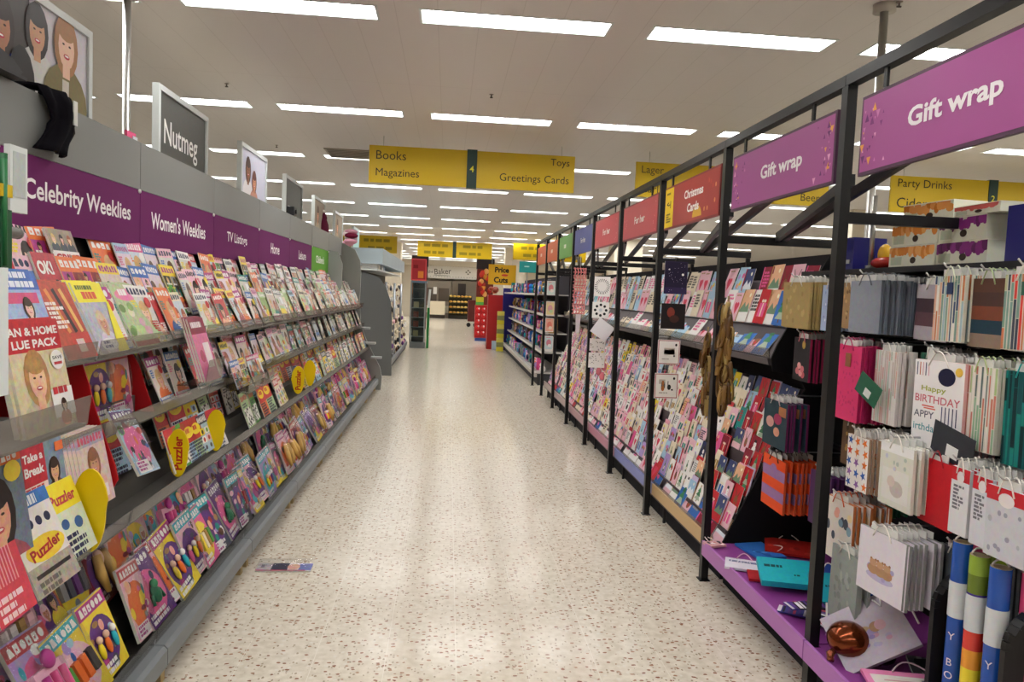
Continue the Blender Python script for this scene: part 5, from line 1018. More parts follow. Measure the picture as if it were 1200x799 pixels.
stack('wide red topped pack with grey spots', 2.025, 1.08, .16, .215, 'c8c8d0', lambda b, w, h: (b.r2(-w/2, h*.8, w/2, h, 'c82430', 1), b.e2(0, h*.84, w*.2, h*.1, 'e8e0e0', 2), dots(['9898a8', 'b0b0b8'], 10, .008, -.4, .4, .1, .7)(b, w, h)), 4, 1.68, .02, rowl=r3n, name='wrapping_pack', cat='wrapping pack')
stack('orange and purple striped gift bag', 3.70, .80, .26, .27, 'e8501c', xbag, 7, 1.74, .028, handle='1c1a1c', rowl=r4n, side='c8502c')
stack('purple gift bag', 3.36, .80, .2, .26, '4c2858', None, 7, 1.82, .026, rowl=r4n)
stack('green tinsel topped gift bag', 3.02, .86, .18, .14, '187848', dots(['28a060', '0c5c34'], 24, .012), 5, 1.85, .03, rowl=r4n)
stack('pale gift bag with balloons', 2.90, .80, .22, .255, 'd8d0c8', balloons, 8, 1.66, .022, handle='d86030', rowl=r4n, side='b86838')
stack('grey green patterned bag', 2.80, .62, .2, .3, '98a09c', dots(['a8b0a8', '88908c'], 20, .012), 3, 1.64, .02, rowl=r4n)
stack('white gift bag with teddy bears', 2.50, .79, .23, .235, 'dcd6e0', teddy, 7, 1.60, .024, rowl=r4n, tilt=.15, side='8c8c8c')
stack('dark grey gift bag', 2.36, .78, .17, .27, '50545a', None, 8, 1.78, .024, rowl=r4n, side='6c7074')
# hanging flat tags tilted in front of the bags
def flap(lab, x, y, z, w, h, col, rx, rz, ry=0, lbl=True):
    t = thing('gift_tag_card', lab, 'gift tag', (x, y, z), (rx, ry, FR+rz)); b = MB(); b.box((-w/2, -.002, -h/2), (w/2, 0, h/2), col, 'paper'); b.build('card', t)
    if lbl: b = MB(); b.box((-w*.12, -.0035, -h*.35), (w*.16, -.0022, 0), 'e8ecec', 'paper'); b.build('white_label', t)
flap('dark green tag card hanging askew over the pink bag edge', 1.755, 2.93, 1.26, .13, .10, '2c6850', .15, .25, .55); flap('slate grey tag card hanging askew below the BIRTHDAY bag', 1.735, 2.37, 1.14, .16, .13, '343840', .25, .3, .3)

# ---------------------------------------------------------------- top shelf goods
def pbox(lab, y0, y1, z0, z1, fruit, x=2.0, rot=0):
    t = thing('tableware_box', lab, 'box', (x, (y0+y1)/2, z0), (0, 0, FR+rot)); w, h = y1-y0, z1-z0; b = MB(); b.box((-w/2, 0, 0), (w/2, .16, h), 'dcdcc8', 'paper'); b.fy = 0
    b.clip = (-w/2, 0, w/2, h)
    for q in range(int(w/.018)): b.e2(-w/2+.01+q*.018, h*R.uniform(.6, .95), R.uniform(.014, .024), h*R.uniform(.2, .34), R.choice((fruit, fruit, {'d88838': 'e8a860', 'e09850': 'c87828', '842c7c': '64205c'}.get(fruit, fruit))), 1+q*.05, n=10)
    b.e2(w*.05, h*.3, .02, h*.16, '302418', 4); b.r2(-w*.45, h*.1, -w*.2, h*.5, 'b8c0a8', 3); b.build('carton', t)
    k = MB(); k.box((-w/2-.001, -.002, h*.97), (w/2+.001, .161, h+.001), 'e8e4d4', 'paper'); k.build('lid', t)
pbox('orange printed carton, bottom of the stack on the top shelf', 2.93, 3.25, 1.786, 1.875, 'd88838'); pbox('orange printed carton, second up on the top shelf', 2.925, 3.24, 1.878, 1.97, 'd88838'); pbox('orange printed carton lying on top, under the yellow sign', 2.86, 3.14, 1.973, 2.05, 'e09850', rot=.12)
pbox('purple printed carton, bottom, beside the orange cartons', 2.63, 2.92, 1.786, 1.875, '842c7c'); pbox('purple printed carton, second up beside the orange cartons', 2.645, 2.915, 1.878, 1.97, '842c7c'); pbox('pink topped carton above the purple cartons', 2.58, 2.83, 1.973, 2.01, 'd86860')
for y, l in ((3.60, 'navy blue upright box with a chrome bracket on the top shelf'), (2.37, 'large navy blue box at the near end of the top shelf')):
    t = thing('navy_box', l, 'box', (2.0, y, 1.786)); w = .045 if y > 3 else .17; b = MB(); b.box((0, -w, 0), (.17, w, .16 if y > 3 else .2), '1c1c70', 'satin'); b.build('box', t); b = MB(); b.box((-.004, -.02, .03), (0, .02, .05), 'c0c4c8', 'steel'); b.build('bracket', t)
t = thing('chrome_support', 'short chrome upright tube beside the navy box on the top shelf', 'tube', (2.06, 3.50, 1.786)); b = MB(); b.tube([(0,0,0), (0,0,.36)], .012, 'b8b8b4', 'steel'); b.build('tube', t); b = MB(); b.tube([(0,0,.0), (0,0,.02)], .025, 'b8b8b4', 'steel'); b.build('foot', t)
t = thing('party_pack', 'clear pack with a yellow shape and red base on the top shelf', 'pack', (2.02, 3.42, 1.786)); b = MB(); b.ell((.05, -.02, .03), (.05, .09, .03), 'b83028', 'glossy'); b.build('red_base', t); b = MB(); b.ell((.05, -.02, .07), (.03, .04, .05), 'e0b030', 'glossy'); b.build('yellow_shape', t)
t = thing('store_pole', 'chrome ceiling pole behind the gift wrap frame', 'pole', (2.30, 3.95, 0)); b = MB(); b.tube([(0,0,0), (0,0,3.24)], .022, 'c8c8c4', 'steel', 12); b.build('tube', t); b = MB(); b.tube([(0,0,3.2), (0,0,3.24)], .06, 'b8b4ac', 'satin', 12); b.build('collar', t)
b = MB(); b.box((2.3, 2.38, 0), (2.36, 2.45, 2.14), '8c8e8e', 'satin'); tag(b.build('grey_upright'), 'grey steel upright beyond the large navy box', 'upright')

LYING = [(1.53, 2.78, .345), (1.757, 2.70, .505), (1.65, 2.58, .31)]
# ---------------------------------------------------------------- things lying on the purple base shelf
def flat(name, lab, cat, x, y, z, w, h, bg, draw, rz, tilt=0, ry=0, hand='f0ece4', t=.012):
    r = thing(name, lab, cat, (x, y, z), (-PI/2+tilt, ry, 0)); r.rotation_mode = 'XYZ'; r.rotation_euler = (Matrix.Rotation(rz, 4, 'Z') @ Matrix.Rotation(-PI/2+tilt, 4, 'X') @ Matrix.Rotation(ry, 4, 'Y')).to_euler()
    mb = MB(); mb.box((-w/2, -t, 0), (w/2, 0, h), bg, 'paper'); mb.fy = -t; mb.r2(-w/2, 0, w/2, h, bg, .5)
    if draw: draw(mb, w, h)
    mb.build('body', r)
    if hand: g = MB(); n = 9; g.tube([(-w*.2+w*.4*j/(n-1), -t-.004-.008*math.sin(PI*j/(n-1)), h-.01+.06*math.sin(PI*j/(n-1))) for j in range(n)], .003, hand, 'satin', 5); g.build('handle', r)
    return r
def stars2(b, w, h): lines(b, -w*.4, w*.4, h*.7, 2, .008, '283c88', 2)
flat('gift_bag', 'flat blue gift bag lying at the far end of the purple shelf', 'gift bag', 1.68, 3.86, .232, .24, .17, '2c68b8', dots(['4c88d0', '1c4c98'], 8, .015), -1.4)
flat('gift_bag', 'flat red gift bag lying behind the blue one', 'gift bag', 1.90, 3.80, .236, .26, .22, 'a82018', dots(['c0382c', '881410'], 8, .02), -.4, .06)
flat('ribbon_pack', 'tangled pink and white ribbon pack by the second post', 'ribbon', 1.55, 3.93, .234, .1, .08, 'd8a8a8', dots(['f0e8e8', '3c2838', 'c87878'], 10, .01), .3, hand='f4e8ec')
flat('gift_envelope', 'white printed pack on the edge of the purple shelf', 'pack', 1.55, 3.58, .234, .19, .13, 'e0dce8', stars2, -.4, .05, hand='f0c8d8')
flat('gift_bag', 'turquoise gift bag with dark script lying on the purple shelf', 'gift bag', 1.66, 3.30, .26, .26, .19, '22b4c4', lambda b, w, h: (lines(b, -w*.4, -w*.05, h*.6, 1, .02, '104850', 2), lines(b, w*.1, w*.3, h*.3, 1, .012, '104850', 2)), -.25, .28, hand=None, t=.03)
flat('gift_bag', 'turquoise rounded gift bag leaning beside the nearest post', 'gift bag', 1.80, 3.12, .25, .2, .17, '24a8bc', lambda b, w, h: lines(b, -w*.2, w*.2, h*.5, 1, .012, '105058', 2), -.2, .5, t=.025)
flat('gift_envelope', 'deep red pack under the turquoise gift bag', 'pack', 1.64, 3.42, .234, .24, .12, 'b02028', None, -.3, .03, hand=None); flat('gift_bag', 'blue and red bag behind the turquoise bags', 'gift bag', 1.95, 3.3, .24, .22, .2, '24489c', dots(['c83048', '3c68b8'], 8, .02), -.5, .25)
for q in range(9):
    xx, yy = 1.58+R.uniform(-.03, .16), 2.97+R.uniform(-.1, .12)
    flat('gift_tag_pack', '%s small gift tag pack, %s from the bottom of the spilled pile' % (R.choice(('black and white', 'purple and white', 'navy patterned')), ORD[q]), 'gift tags', xx, yy, .234+q*.009, .13, .07, R.choice(('282434', 'd8d4e0', '484088', '202028')), stripes(['e8e4ec', '181828', '5c3c88', 'b83858'], 6), R.uniform(-1, 1), .03, hand=None, t=.006)['group'] = 'spilled gift tag packs'
t = thing('ribbon_curl', 'thin white ribbon curling over the purple shelf near the nearest post', 'ribbon', (1.60, 2.78, .24)); b = MB(); b.tube([(.0, .08, .14), (-.01, .05, .06), (.02, 0, .02), (.08, -.06, .02), (.14, -.05, .04), (.15, .0, .03)], .004, 'f0ece8', 'satin', 6); b.build('strand', t); b = MB(); b.tube([(.0, .07, .01), (.05, .04, .015), (.09, .05, .012)], .004, 'e8b8b8', 'satin', 6); b.build('strand', t)
t = thing('gift_bag', 'large lilac white gift bag with teddy bears lying askew in front of the hanging bags', 'gift bag')
L_, T_, B_ = Vector(LYING[0]), Vector(LYING[1]), Vector(LYING[2]); u = (T_-L_); v = (B_-L_); wl, hl = u.length, v.length; u.normalize(); n_ = u.cross(v).normalized(); v = n_.cross(u).normalized()
Mx = Matrix.Identity(4)
for q in range(3): Mx[q][0], Mx[q][1], Mx[q][2], Mx[q][3] = u[q], -n_[q]*(-1 if n_.z < 0 else 1), -v[q], L_[q]
if n_.z < 0: pass
b = MB(Mx); b.box((0, 0, -hl), (wl, .02, 0), 'b4aab8', 'paper'); b.fy = 0; b.r2(0, -hl, wl, 0, 'b8aebc', .5)
for q in range(7): b.e2(wl*(.25+.07*q), -hl*(.5+.05*math.sin(q*2)), .022, .02, ('a88868', 'b89878', '98788c', 'b09070', '9888b0', 'a88060', 'c8a0a8')[q], 1+q*.3)
for q in range(8): b.e2(wl*R.uniform(.25, .75), -hl*R.uniform(.55, .75), .012, .008, R.choice(('8878a8', 'c090a8', 'a8a0c0')), 4+q*.2)
b.build('body', t); g = MB(Mx); g.tube([(wl*.97, -.01, -hl*.1), (wl*1.02, -.02, -hl*.25), (wl*1.12, -.01, -hl*.45), (wl*1.1, 0, -hl*.7)], .004, 'f0f0ee', 'satin', 6); g.tube([(wl*.75, -.012, -.02), (wl*.8, -.02, -.06), (wl*.86, -.016, -.02)], .004, 'f0f0ee', 'satin', 6); g.build('handle', t)
# brown foil balloon
t = thing('foil_balloon', 'shiny chocolate brown round bauble wrap with twisted ends on the shelf', 'bauble', (1.60, 2.68, .30)); b = MB(); b.ell((0,0,.01), (.082, .082, .068), '7a3a1c', 'foil', 24, 16); b.build('ball', t)
for sx, sy in ((-.08, -.03), (.075, -.05)): b = MB(); b.tube([(sx*.95, sy, -.02), (sx*1.15, sy*1.2, -.03), (sx*1.2, sy*1.5, -.045), (sx*1.05, sy*1.6, -.05)], [.012, .016, .014, .008], '8c4c38', 'foil', 8); b.build('knot', t)
b = MB(); b.ell((.11, -.06, -.03), (.045, .035, .03), '38181c', 'foil', 9, 6); b.ell((.14, -.04, -.035), (.03, .03, .025), '582030', 'foil', 7, 5); b.build('bow', t)
flat('gift_pack', 'pink edged pack of multicoloured striped paper on the near end of the shelf', 'pack', 1.70, 2.30, .245, .36, .2, 'e888b8', lambda b, w, h: (b.r2(-w*.44, h*.0, w*.3, h*.85, 'e8e0d8', 1), [b.r2(-w*.44+R.uniform(0, .5)*w, h*.85*q/14, -w*.44+R.uniform(.5, .72)*w, h*.85*(q+.6)/14, R.choice(('c87860', '5c8c88', 'f0ece8', '4c5878', 'd8a8a8', 'b83c48')), 2) for q in range(14)], b.e2(w*.25, h*.3, w*.12, h*.2, '202c58', 4), b.e2(w*.36, h*.6, w*.1, h*.15, 'a8b890', 4.5)), -.2, .08, hand='f4d8e4')
for q in range(4): flat('gift_bag', '%s pack in the heap under the teddy bear bag, %s' % (('silver', 'black', 'grey striped', 'navy')[q], ORD[q]), 'gift bag', 1.88+q*.04, 2.45-q*.05, .234+q*.016, .26, .18, ('b0b4b8', '18181c', '888890', '202440')[q], stripes(['d8d8dc', '686870'], 5) if q != 1 else None, R.uniform(-.6, .3), .06+.03*q)
t = thing('silver_star_bow', 'crumpled silver foil bow on the heap before the rolls', 'bow', (1.80, 2.30, .31))
for q in range(7): b = MB(); a = q*.9; b.ell((.025*math.cos(a), .025*math.sin(a), .01*(q % 2)), (.022, .012, .016), 'c0c4c8', 'foil', 8, 6); b.build('loop', t)

# ---------------------------------------------------------------- rolls of wrapping paper in a black bin
def arch(x0, x1, z0, z1, r):
    P = [(x0, z0), (x0, z1-r)] + [(x0+r-r*math.cos(a*PI/16), z1-r+r*math.sin(a*PI/16)) for a in range(1, 9)] + [(x1, z1), (x1, z0)]; return P
for y, l, z1 in ((2.31, 'farther', .72), (1.99, 'nearer', .73)):
    t = thing('bin_divider', 'black rounded plastic divider of the wrapping roll bin, the %s one' % l, 'divider', group='roll bin dividers'); O = arch(1.685, 2.15, .232, z1, .12)
    b = MB(); b.prism(O, 'y', y, y+.012, '101012', 'satin'); b.build('panel', t)
    b = MB(); n = len(O)
    for q in range(n-1):
        if q >= n-3 and False: continue
        b.bar((O[q][0], y, O[q][1]), (O[q+1][0], y, O[q+1][1]), .04, .02, '161618', 'satin')
    b.build('rim', t)
def roll(x, y, h, r, kind, lab, lean=(0, 0)):
    t = thing('wrapping_roll', lab, 'wrapping paper roll', (x, y, .232), (lean[0], lean[1], 0)); b = MB(); N_ = 20
    def band(z0, z1, col, m='glossy', rr=r):
        V = [(rr*math.cos(2*PI*j/N_), rr*math.sin(2*PI*j/N_), z) for z in (z0, z1) for j in range(N_)]; b.idx(V, [(j, (j+1) % N_, N_+(j+1) % N_, N_+j) for j in range(N_)], col, m, True)
    if kind == 'blue': band(0, h, '1c50a8')
    elif kind == 'pink': band(0, h, 'd84878')
    else:
        cs = ['4c7c30', '98b02c', 'c8d030', 'f0dc30', 'f0a030', 'd83c30', 'b82060', '3c2880', '687c28', '8ca838']
        for q, cc in enumerate(cs): band(h*q/10, h*(q+1)/10, cc)
    V = [(r*.98*math.cos(2*PI*j/N_), r*.98*math.sin(2*PI*j/N_), h) for j in range(N_)]+[(r*.72*math.cos(2*PI*j/N_), r*.72*math.sin(2*PI*j/N_), h) for j in range(N_)]+[(r*.72*math.cos(2*PI*j/N_), r*.72*math.sin(2*PI*j/N_), h-.06) for j in range(N_)]
    b.idx(V, [(j, (j+1) % N_, N_+(j+1) % N_, N_+j) for j in range(N_)]+[(N_+j, N_+(j+1) % N_, 2*N_+(j+1) % N_, 2*N_+j) for j in range(N_)], 'a8987c', 'paper'); b.build('paper', t)
    b = MB(); V = [((r+.001)*math.cos(2*PI*j/N_), (r+.001)*math.sin(2*PI*j/N_), z) for z in (h*.60, h*.79) for j in range(N_)]; b.idx(V, [(j, (j+1) % N_, N_+(j+1) % N_, N_+j) for j in range(N_)], 'd0d4d8', 'paper', True); b.build('paper_label', t)
    if kind == 'blue':
        b = MB(Matrix.Rotation(FR+.5, 4, 'Z')); b.fy = -r-.001
        for s_, zz in (('Y', .50), ('B', .36), ('O', .29), ('Y', .22)): b.t2(s_, 0, h*zz, .024, 'd8dce8', 2, bold=.0)
        b.build('lettering', t)
    b = MB(); b.tube([(r*.9*math.cos(a), r*.9*math.sin(a), h-.02+.035*math.sin((a+.6)*1.0)) for a in [q*PI/7 for q in range(8)]], .003, 'ece8e4', 'satin', 5); b.build('ribbon', t)
roll(1.70, 2.235, .62, .029, 'blue', 'blue wrapping paper roll, farthest of the front rolls'); roll(1.70, 2.155, .605, .029, 'multi', 'rainbow striped wrapping paper roll between the two blue rolls')
roll(1.70, 2.065, .60, .030, 'blue', 'blue wrapping paper roll, nearest of the front rolls'); roll(1.76, 2.01, .60, .029, 'pink', 'pink wrapping paper roll behind the nearest blue roll')
roll(1.79, 2.19, .62, .029, 'multi', 'rainbow wrapping roll in the second line behind the blue rolls'); roll(1.79, 2.26, .61, .029, 'pink', 'pink wrapping roll in the second line, farthest back')
# ================================================================ far right run of shelves beyond the frames
def unit(name, lab, cat, loc=(0,0,0), grp=None): return thing(name, lab, cat, loc, group=grp)
SZ = (.22, .58, .92, 1.24, 1.60)
for k in range(6):
    ya = 12.87+1.27*k; yb = ya+1.26
    t = unit('shelf_unit', 'black backed shelf unit of small goods beyond the frames, %s from the near end' % ORD[k], 'shelf unit', grp='far shelf units')
    b = MB(); b.box((2.1, ya, .1), (2.13, yb, 1.95), '28242c'); b.build('back_panel', t)
    b = MB(); b.box((1.62, ya, 0), (2.1, yb, .18), '3c3c40'); b.box((1.56, ya, .14), (1.6, yb, .21), 'c8c0b8', 'satin'); b.build('plinth', t)
    for z in SZ[0:]:
        b = MB(); x0 = {.22: 1.58, .58: 1.68, .92: 1.70, 1.24: 1.70, 1.60: 1.56}[z]; b.box((x0, ya, z-.02), (2.1, yb, z), 'b8b4b0' if z != 1.6 else '908c8c', 'satin'); b.box((x0-.012, ya, z-.03), (x0-.001, yb, z+.012), 'd4d0cc', 'satin'); b.build('shelf', t)
def good(kind, w, h, d, col, c2):
    mb = MB(); mb.fy = 0
    if kind == 'boxed_toy': mb.box((-w/2, 0, 0), (w/2, d, h), col, 'paper'); mb.r2(-w*.35, h*.2, w*.35, h*.7, c2, 1); mb.e2(0, h*.45, w*.18, h*.16, 'f2e8e0', 2); mb.r2(-w*.4, h*.8, w*.4, h*.93, c2, 1)
    elif kind == 'soft_toy': mb.ell((0, d*.5, h*.32), (w*.45, d*.45, h*.32), col, 'fabric', 10, 7); mb.ell((0, d*.4, h*.74), (w*.34, d*.34, h*.24), col, 'fabric', 10, 7); mb.ell((-w*.25, d*.4, h*.95), (w*.12, d*.1, h*.1), c2, 'fabric', 6, 5); mb.ell((w*.25, d*.4, h*.95), (w*.12, d*.1, h*.1), c2, 'fabric', 6, 5)
    else: mb.box((-w/2, 0, 0), (w/2, d*.3, h), col, 'paper'); mb.ell((0, -.01, h*.4), (w*.3, .03, h*.25), c2, 'glossy', 8, 6); mb.r2(-w*.5, h*.75, w*.5, h, c2, 1)
    return mb.mesh(kind)
GD = []
for kind in ('boxed_toy', 'soft_toy', 'blister_toy'):
    for col in ('pink', 'lilac', 'blue', 'cream', 'brown', 'white', 'teal', 'crimson', 'grey', 'pale pink', 'purple', 'gold'):
        GD.append((kind, col, good(kind, R.uniform(.14, .2), R.uniform(.18, .27), .14, col, R.choice(list(PAL)))))
KN = {'boxed_toy': 'boxed toy', 'soft_toy': 'soft toy', 'blister_toy': 'carded toy'}
for k, z in enumerate(SZ):
    y = 12.98; n = 0
    while y < 20.4:
        kind, col, me = R.choice(GD); x0 = (1.62, 1.74, 1.76, 1.76, 1.66)[k]
        if R.random() > .05:
            o = link(kind, me, None, (x0+.03, y, z+.001), (0, 0, FR+R.uniform(-.15, .15))); s_ = R.uniform(.85, 1.05); o.scale = (s_, s_, s_)
            tag(o, '%s %s, %s along the %s shelf of the run beyond the frames' % (col, KN[kind], ordn(n), ['lowest', 'second', 'third', 'fourth', 'topmost'][k]), 'toy', 'small goods on the far shelf run')
        y += R.uniform(.19, .23); n += 1
t = unit('end_divider', 'navy blue end panel of the far shelf run beside the red column', 'end panel'); 
b = MB(); b.box((1.52, 20.55, 0), (2.12, 20.6, 1.72), '201c6c', 'satin'); b.build('panel', t)
t = unit('display_tower', 'tall yellow and grey packs stacked in a slim tower by the navy end panel', 'tower', (1.44, 19.9, 0)); b = MB()
for q in range(9): b.box((-.1, -.1, .02+q*.12), (.08, .1, .13+q*.12), ('d8c838', '8c8c58', 'e0d060')[q % 3], 'paper')
b.build('packs', t)
# teal sign, price cuts sign
t = unit('shelf_top_sign', 'teal sign above the far end of the far shelves', 'sign'); b = MB(); b.box((1.79, 19, 2.13), (2.24, 19.03, 2.41), '1c8c88', 'satin'); b.fy = 19; lines(b, 1.92, 2.10, 2.27, 1, .03, 'c8e0dc', 2); b.build('board', t); b = MB(); b.tube([(2.0, 19.02, 1.6), (2.0, 19.02, 2.13)], .012, '9c9c9c'); b.build('post', t)
t = unit('hanging_notice', 'yellow sign reading Price Cuts at the far end of the aisle', 'sign'); b = MB(); b.box((1.06, 20, 1.80), (1.80, 20.03, 2.34), 'e8b018', 'satin'); b.build('board', t)
b = MB(); b.fy = 20; b.t2('Price', 1.42, 2.20, .15, '181410', 2, w=.38, bold=.04); b.t2('Cuts', 1.40, 1.93, .16, '181410', 2, w=.38, bold=.04); b.e2(1.5, 2.06, .09, .03, 'd84838', 2); b.build('lettering', t)
b = MB(); b.tube([(1.15, 20.015, 2.34), (1.15, 20.015, ZC)], .004, 'b0b0b0', n=5); b.tube([(1.7, 20.015, 2.34), (1.7, 20.015, ZC)], .004, 'b0b0b0', n=5); b.build('hanger', t)
t = unit('red_column_display', 'tall plain red cardboard column beyond the Price Cuts sign', 'display', (1.36, 20.9, 0)); b = MB(); b.box((-.24, -.2, 0), (.22, .2, 1.52), 'a8181c', 'satin'); b.build('column', t); b = MB(); b.box((-.1, -.24, 0), (.2, -.205, .24), 'b0c4d8', 'satin'); b.build('lower_card', t)
b = MB()
for q in range(7): b.ell((R.uniform(-.16, .16), R.uniform(-.1, .1), 1.58+R.uniform(0, .12)), (.08, .08, .06), R.choice(('c8a040', '8c3c24', 'd8b870')), 'satin', 8, 6)
b.build('basket_top', t)
t = unit('crate_display', 'red and white bottle pack display left of the red column', 'display', (1.15, 24, 0)); b = MB(); b.box((-.26, 0, .1), (.24, .4, 1.16), 'b81c20', 'satin'); b.build('rack', t)
for r_ in range(5):
    for q in range(3): b = MB(); b.ell((-.17+q*.17, -.02, .25+r_*.19), (.06, .05, .07), 'd02428', 'satin', 10, 6); b.ell((-.14+q*.17, -.06, .29+r_*.19), (.025, .02, .03), 'f0e8e8', 'satin', 8, 5); b.build('bottle_pack', t)
b = MB(); b.box((-.24, -.05, 0), (.24, .35, .1), '2c4c8c', 'satin'); b.build('base', t); b = MB(); b.box((-.25, -.02, 1.16), (.0, .0, 1.42), 'b8b028', 'satin'); b.box((-.25, -.03, 1.16), (.0, -.021, 1.26), '4c9c40', 'satin'); b.build('header_card', t)
t = unit('promotion_tower', 'dark topped tower of red and gold goods behind the red bottle display', 'display', (1.55, 30, 0)); b = MB(); b.box((-.42, 0, 0), (.25, .4, 2.5), '6c2418', 'satin'); b.build('body', t); b = MB(); b.box((-.44, -.02, 2.5), (.27, .42, 2.92), '241418', 'satin'); b.build('header', t)
for q in range(14): b = MB(); b.ell((R.uniform(-.3, .2), -.04, 1.5+q*.07), (.1, .05, .12), R.choice(('c83020', 'd89030', '9c2018', 'e0a058')), 'satin', 8, 6); b.build('product', t)

# ================================================================ far left run
for k in range(6):
    ya = 13.66+1.1*k; yb = ya+1.09
    t = unit('peg_unit', 'grey peg panel unit of hanging goods past the end panels, %s along' % ORD[k], 'peg unit', grp='far peg units'); b = MB(); b.box((-1.74, ya, 0), (-1.7, yb, 1.9), '5c5850'); b.build('back_panel', t)
    b = MB(); b.box((-1.7, ya, 0), (-1.1, yb, .12), '4c4c4c'); b.box((-1.1, ya, .08), (-1.06, yb, .18), '787c80', 'satin'); b.build('base', t)
    b = MB(); b.box((-1.75, ya, 2.02), (-1.2, yb, 2.30), 'a8b8c0', 'satin'); b.build('fascia', t)
    b = MB(); b.box((-1.7, ya, 1.90), (-1.28, yb, 1.93), 'd8dcdc', 'satin'); b.build('light_shelf', t)
    if k % 2 == 0: b = MB(); b.tube([(-1.13, ya+.02, .1), (-1.13, ya+.02, 1.7)], .025, 'a8acb0', 'steel'); b.build('upright', t)
HG = []
for col in ('crimson', 'grey', 'white', 'black', 'brown', 'slate', 'pale pink', 'purple', 'cream'):
    mb = MB(); w_, h_ = R.uniform(.09, .14), R.uniform(.14, .2); mb.box((-w_/2, 0, -h_), (w_/2, .01, 0), 'cream', 'paper'); mb.ell((0, -.02, -h_*.55), (w_*.38, .03, h_*.3), col, 'satin', 8, 6); HG.append((col, mb.mesh('hanging_pack')))
for r_, z in enumerate((1.68, 1.45, 1.22, .98, .74, .5, .3)):
    for n in range(20):
        y = 13.85+n*.33+R.uniform(-.03, .03); x = -1.16-.12*(z > 1.2)+R.uniform(-.06, .04)
        if n == 19: continue
        col, me = R.choice(HG); o = link('hanging_pack', me, None, (x, y, z+R.uniform(-.03, .03)), (0, 0, FL+R.uniform(-.6, .2))); tag(o, '%s pack on a peg past the end panels, %s along, %s row down' % (col, ORD[n], ORD[r_]), 'hanging pack', 'packs on the far pegs')
for q in range(5):
    t = unit('folded_towel', '%s folded towel stack on the shelf past the light grey end panel, %s along' % (('white', 'cream', 'grey', 'white', 'pale blue')[q], ORD[q]), 'towel', (-1.45, 13.9+q*.36, 1.935)); b = MB()
    for e in range(3): b.box((-.14, -.15, e*.028), (.14, .15, e*.028+.026), ('e8e8e4', 'e0d8c8', '9c9c9c', 'f0f0ec', 'c0d0d8')[q], 'fabric')
    b.build('towel', t)
# glass cabinet + red poster
t = unit('glass_cabinet', 'grey framed glass cabinet standing at the end of the peg units', 'cabinet', (-.80, 20.2, 0))
b = MB(); b.box((-.2, 0, 0), (.22, .4, .16), '6c7070', 'satin'); b.build('base', t)
for sx in (-.19, .19): b = MB(); b.box((sx-.02, 0, .16), (sx+.02, .04, 1.8), '8c9494', 'satin'); b.build('upright', t)
b = MB(); b.box((-.2, 0, 1.76), (.22, .4, 1.82), '5c7890', 'satin'); b.build('top', t); b = MB(); b.box((-.17, .36, .16), (.17, .38, 1.76), '4c5454', 'satin'); b.build('back_panel', t); b = MB(); b.box((-.17, .01, .16), (.17, .015, 1.76), 'white', 'glass'); b.build('glass_door', t)
for q in range(6):
    b = MB(); b.box((-.17, .05, .3+q*.26), (.17, .35, .31+q*.26), '9ca4a4', 'satin'); b.build('shelf', t)
    b = MB(); b.box((-.12, .1, .311+q*.26), (.02, .2, .311+q*.26+.16), R.choice(('a89c6c', '8c4840', 'b8c0c0', '3c4048', 'c8b890')), 'satin'); b.build('product', t)
t = unit('green_divider', 'green upright side panel beside the glass cabinet', 'panel'); b = MB(); b.box((-.55, 20.25, 0), (-.49, 20.7, 1.1), '1c8038', 'satin'); b.build('panel', t); b = MB(); b.prism([(-.55, 1.1), (-.49, 1.1), (-.46, 1.6), (-.52, 1.6)], 'y', 20.3, 20.34, 'e0e4e0', 'satin'); b.build('white_strip', t)
t = unit('standing_poster', 'red bordered poster above the glass cabinet', 'poster', (-.88, 22, 0)); b = MB(); b.box((-.22, 0, 1.85), (.22, .04, 2.48), 'd8484c', 'satin'); b.build('frame', t); b = MB(); b.fy = 0; b.r2(-.19, 1.88, .19, 2.45, 'a01c24', 1, 'satin'); b.r2(-.02, 1.92, .14, 2.12, 'd88030', 2); b.r2(-.16, 2.2, -.02, 2.3, '7c1018', 2); b.build('poster', t); b = MB(); b.tube([(0, .06, 0), (0, .06, 1.85)], .02, '6c6c6c'); b.build('post', t)
t = unit('promotion_tower', 'dark topped tower behind the red bordered poster', 'display', (-1.15, 30, 0)); b = MB(); b.box((-.32, 0, 0), (.3, .4, 2.5), '5c3028', 'satin'); b.build('body', t); b = MB(); b.box((-.34, -.02, 2.5), (.32, .42, 2.93), '2c1c20', 'satin'); b.build('header', t)
b = MB(); b.box((-.28, -.03, 1.4), (.26, -.005, 1.95), 'd87828', 'satin'); b.box((-.28, -.03, 1.95), (.26, -.005, 2.4), 'a82c28', 'satin'); b.build('product', t)

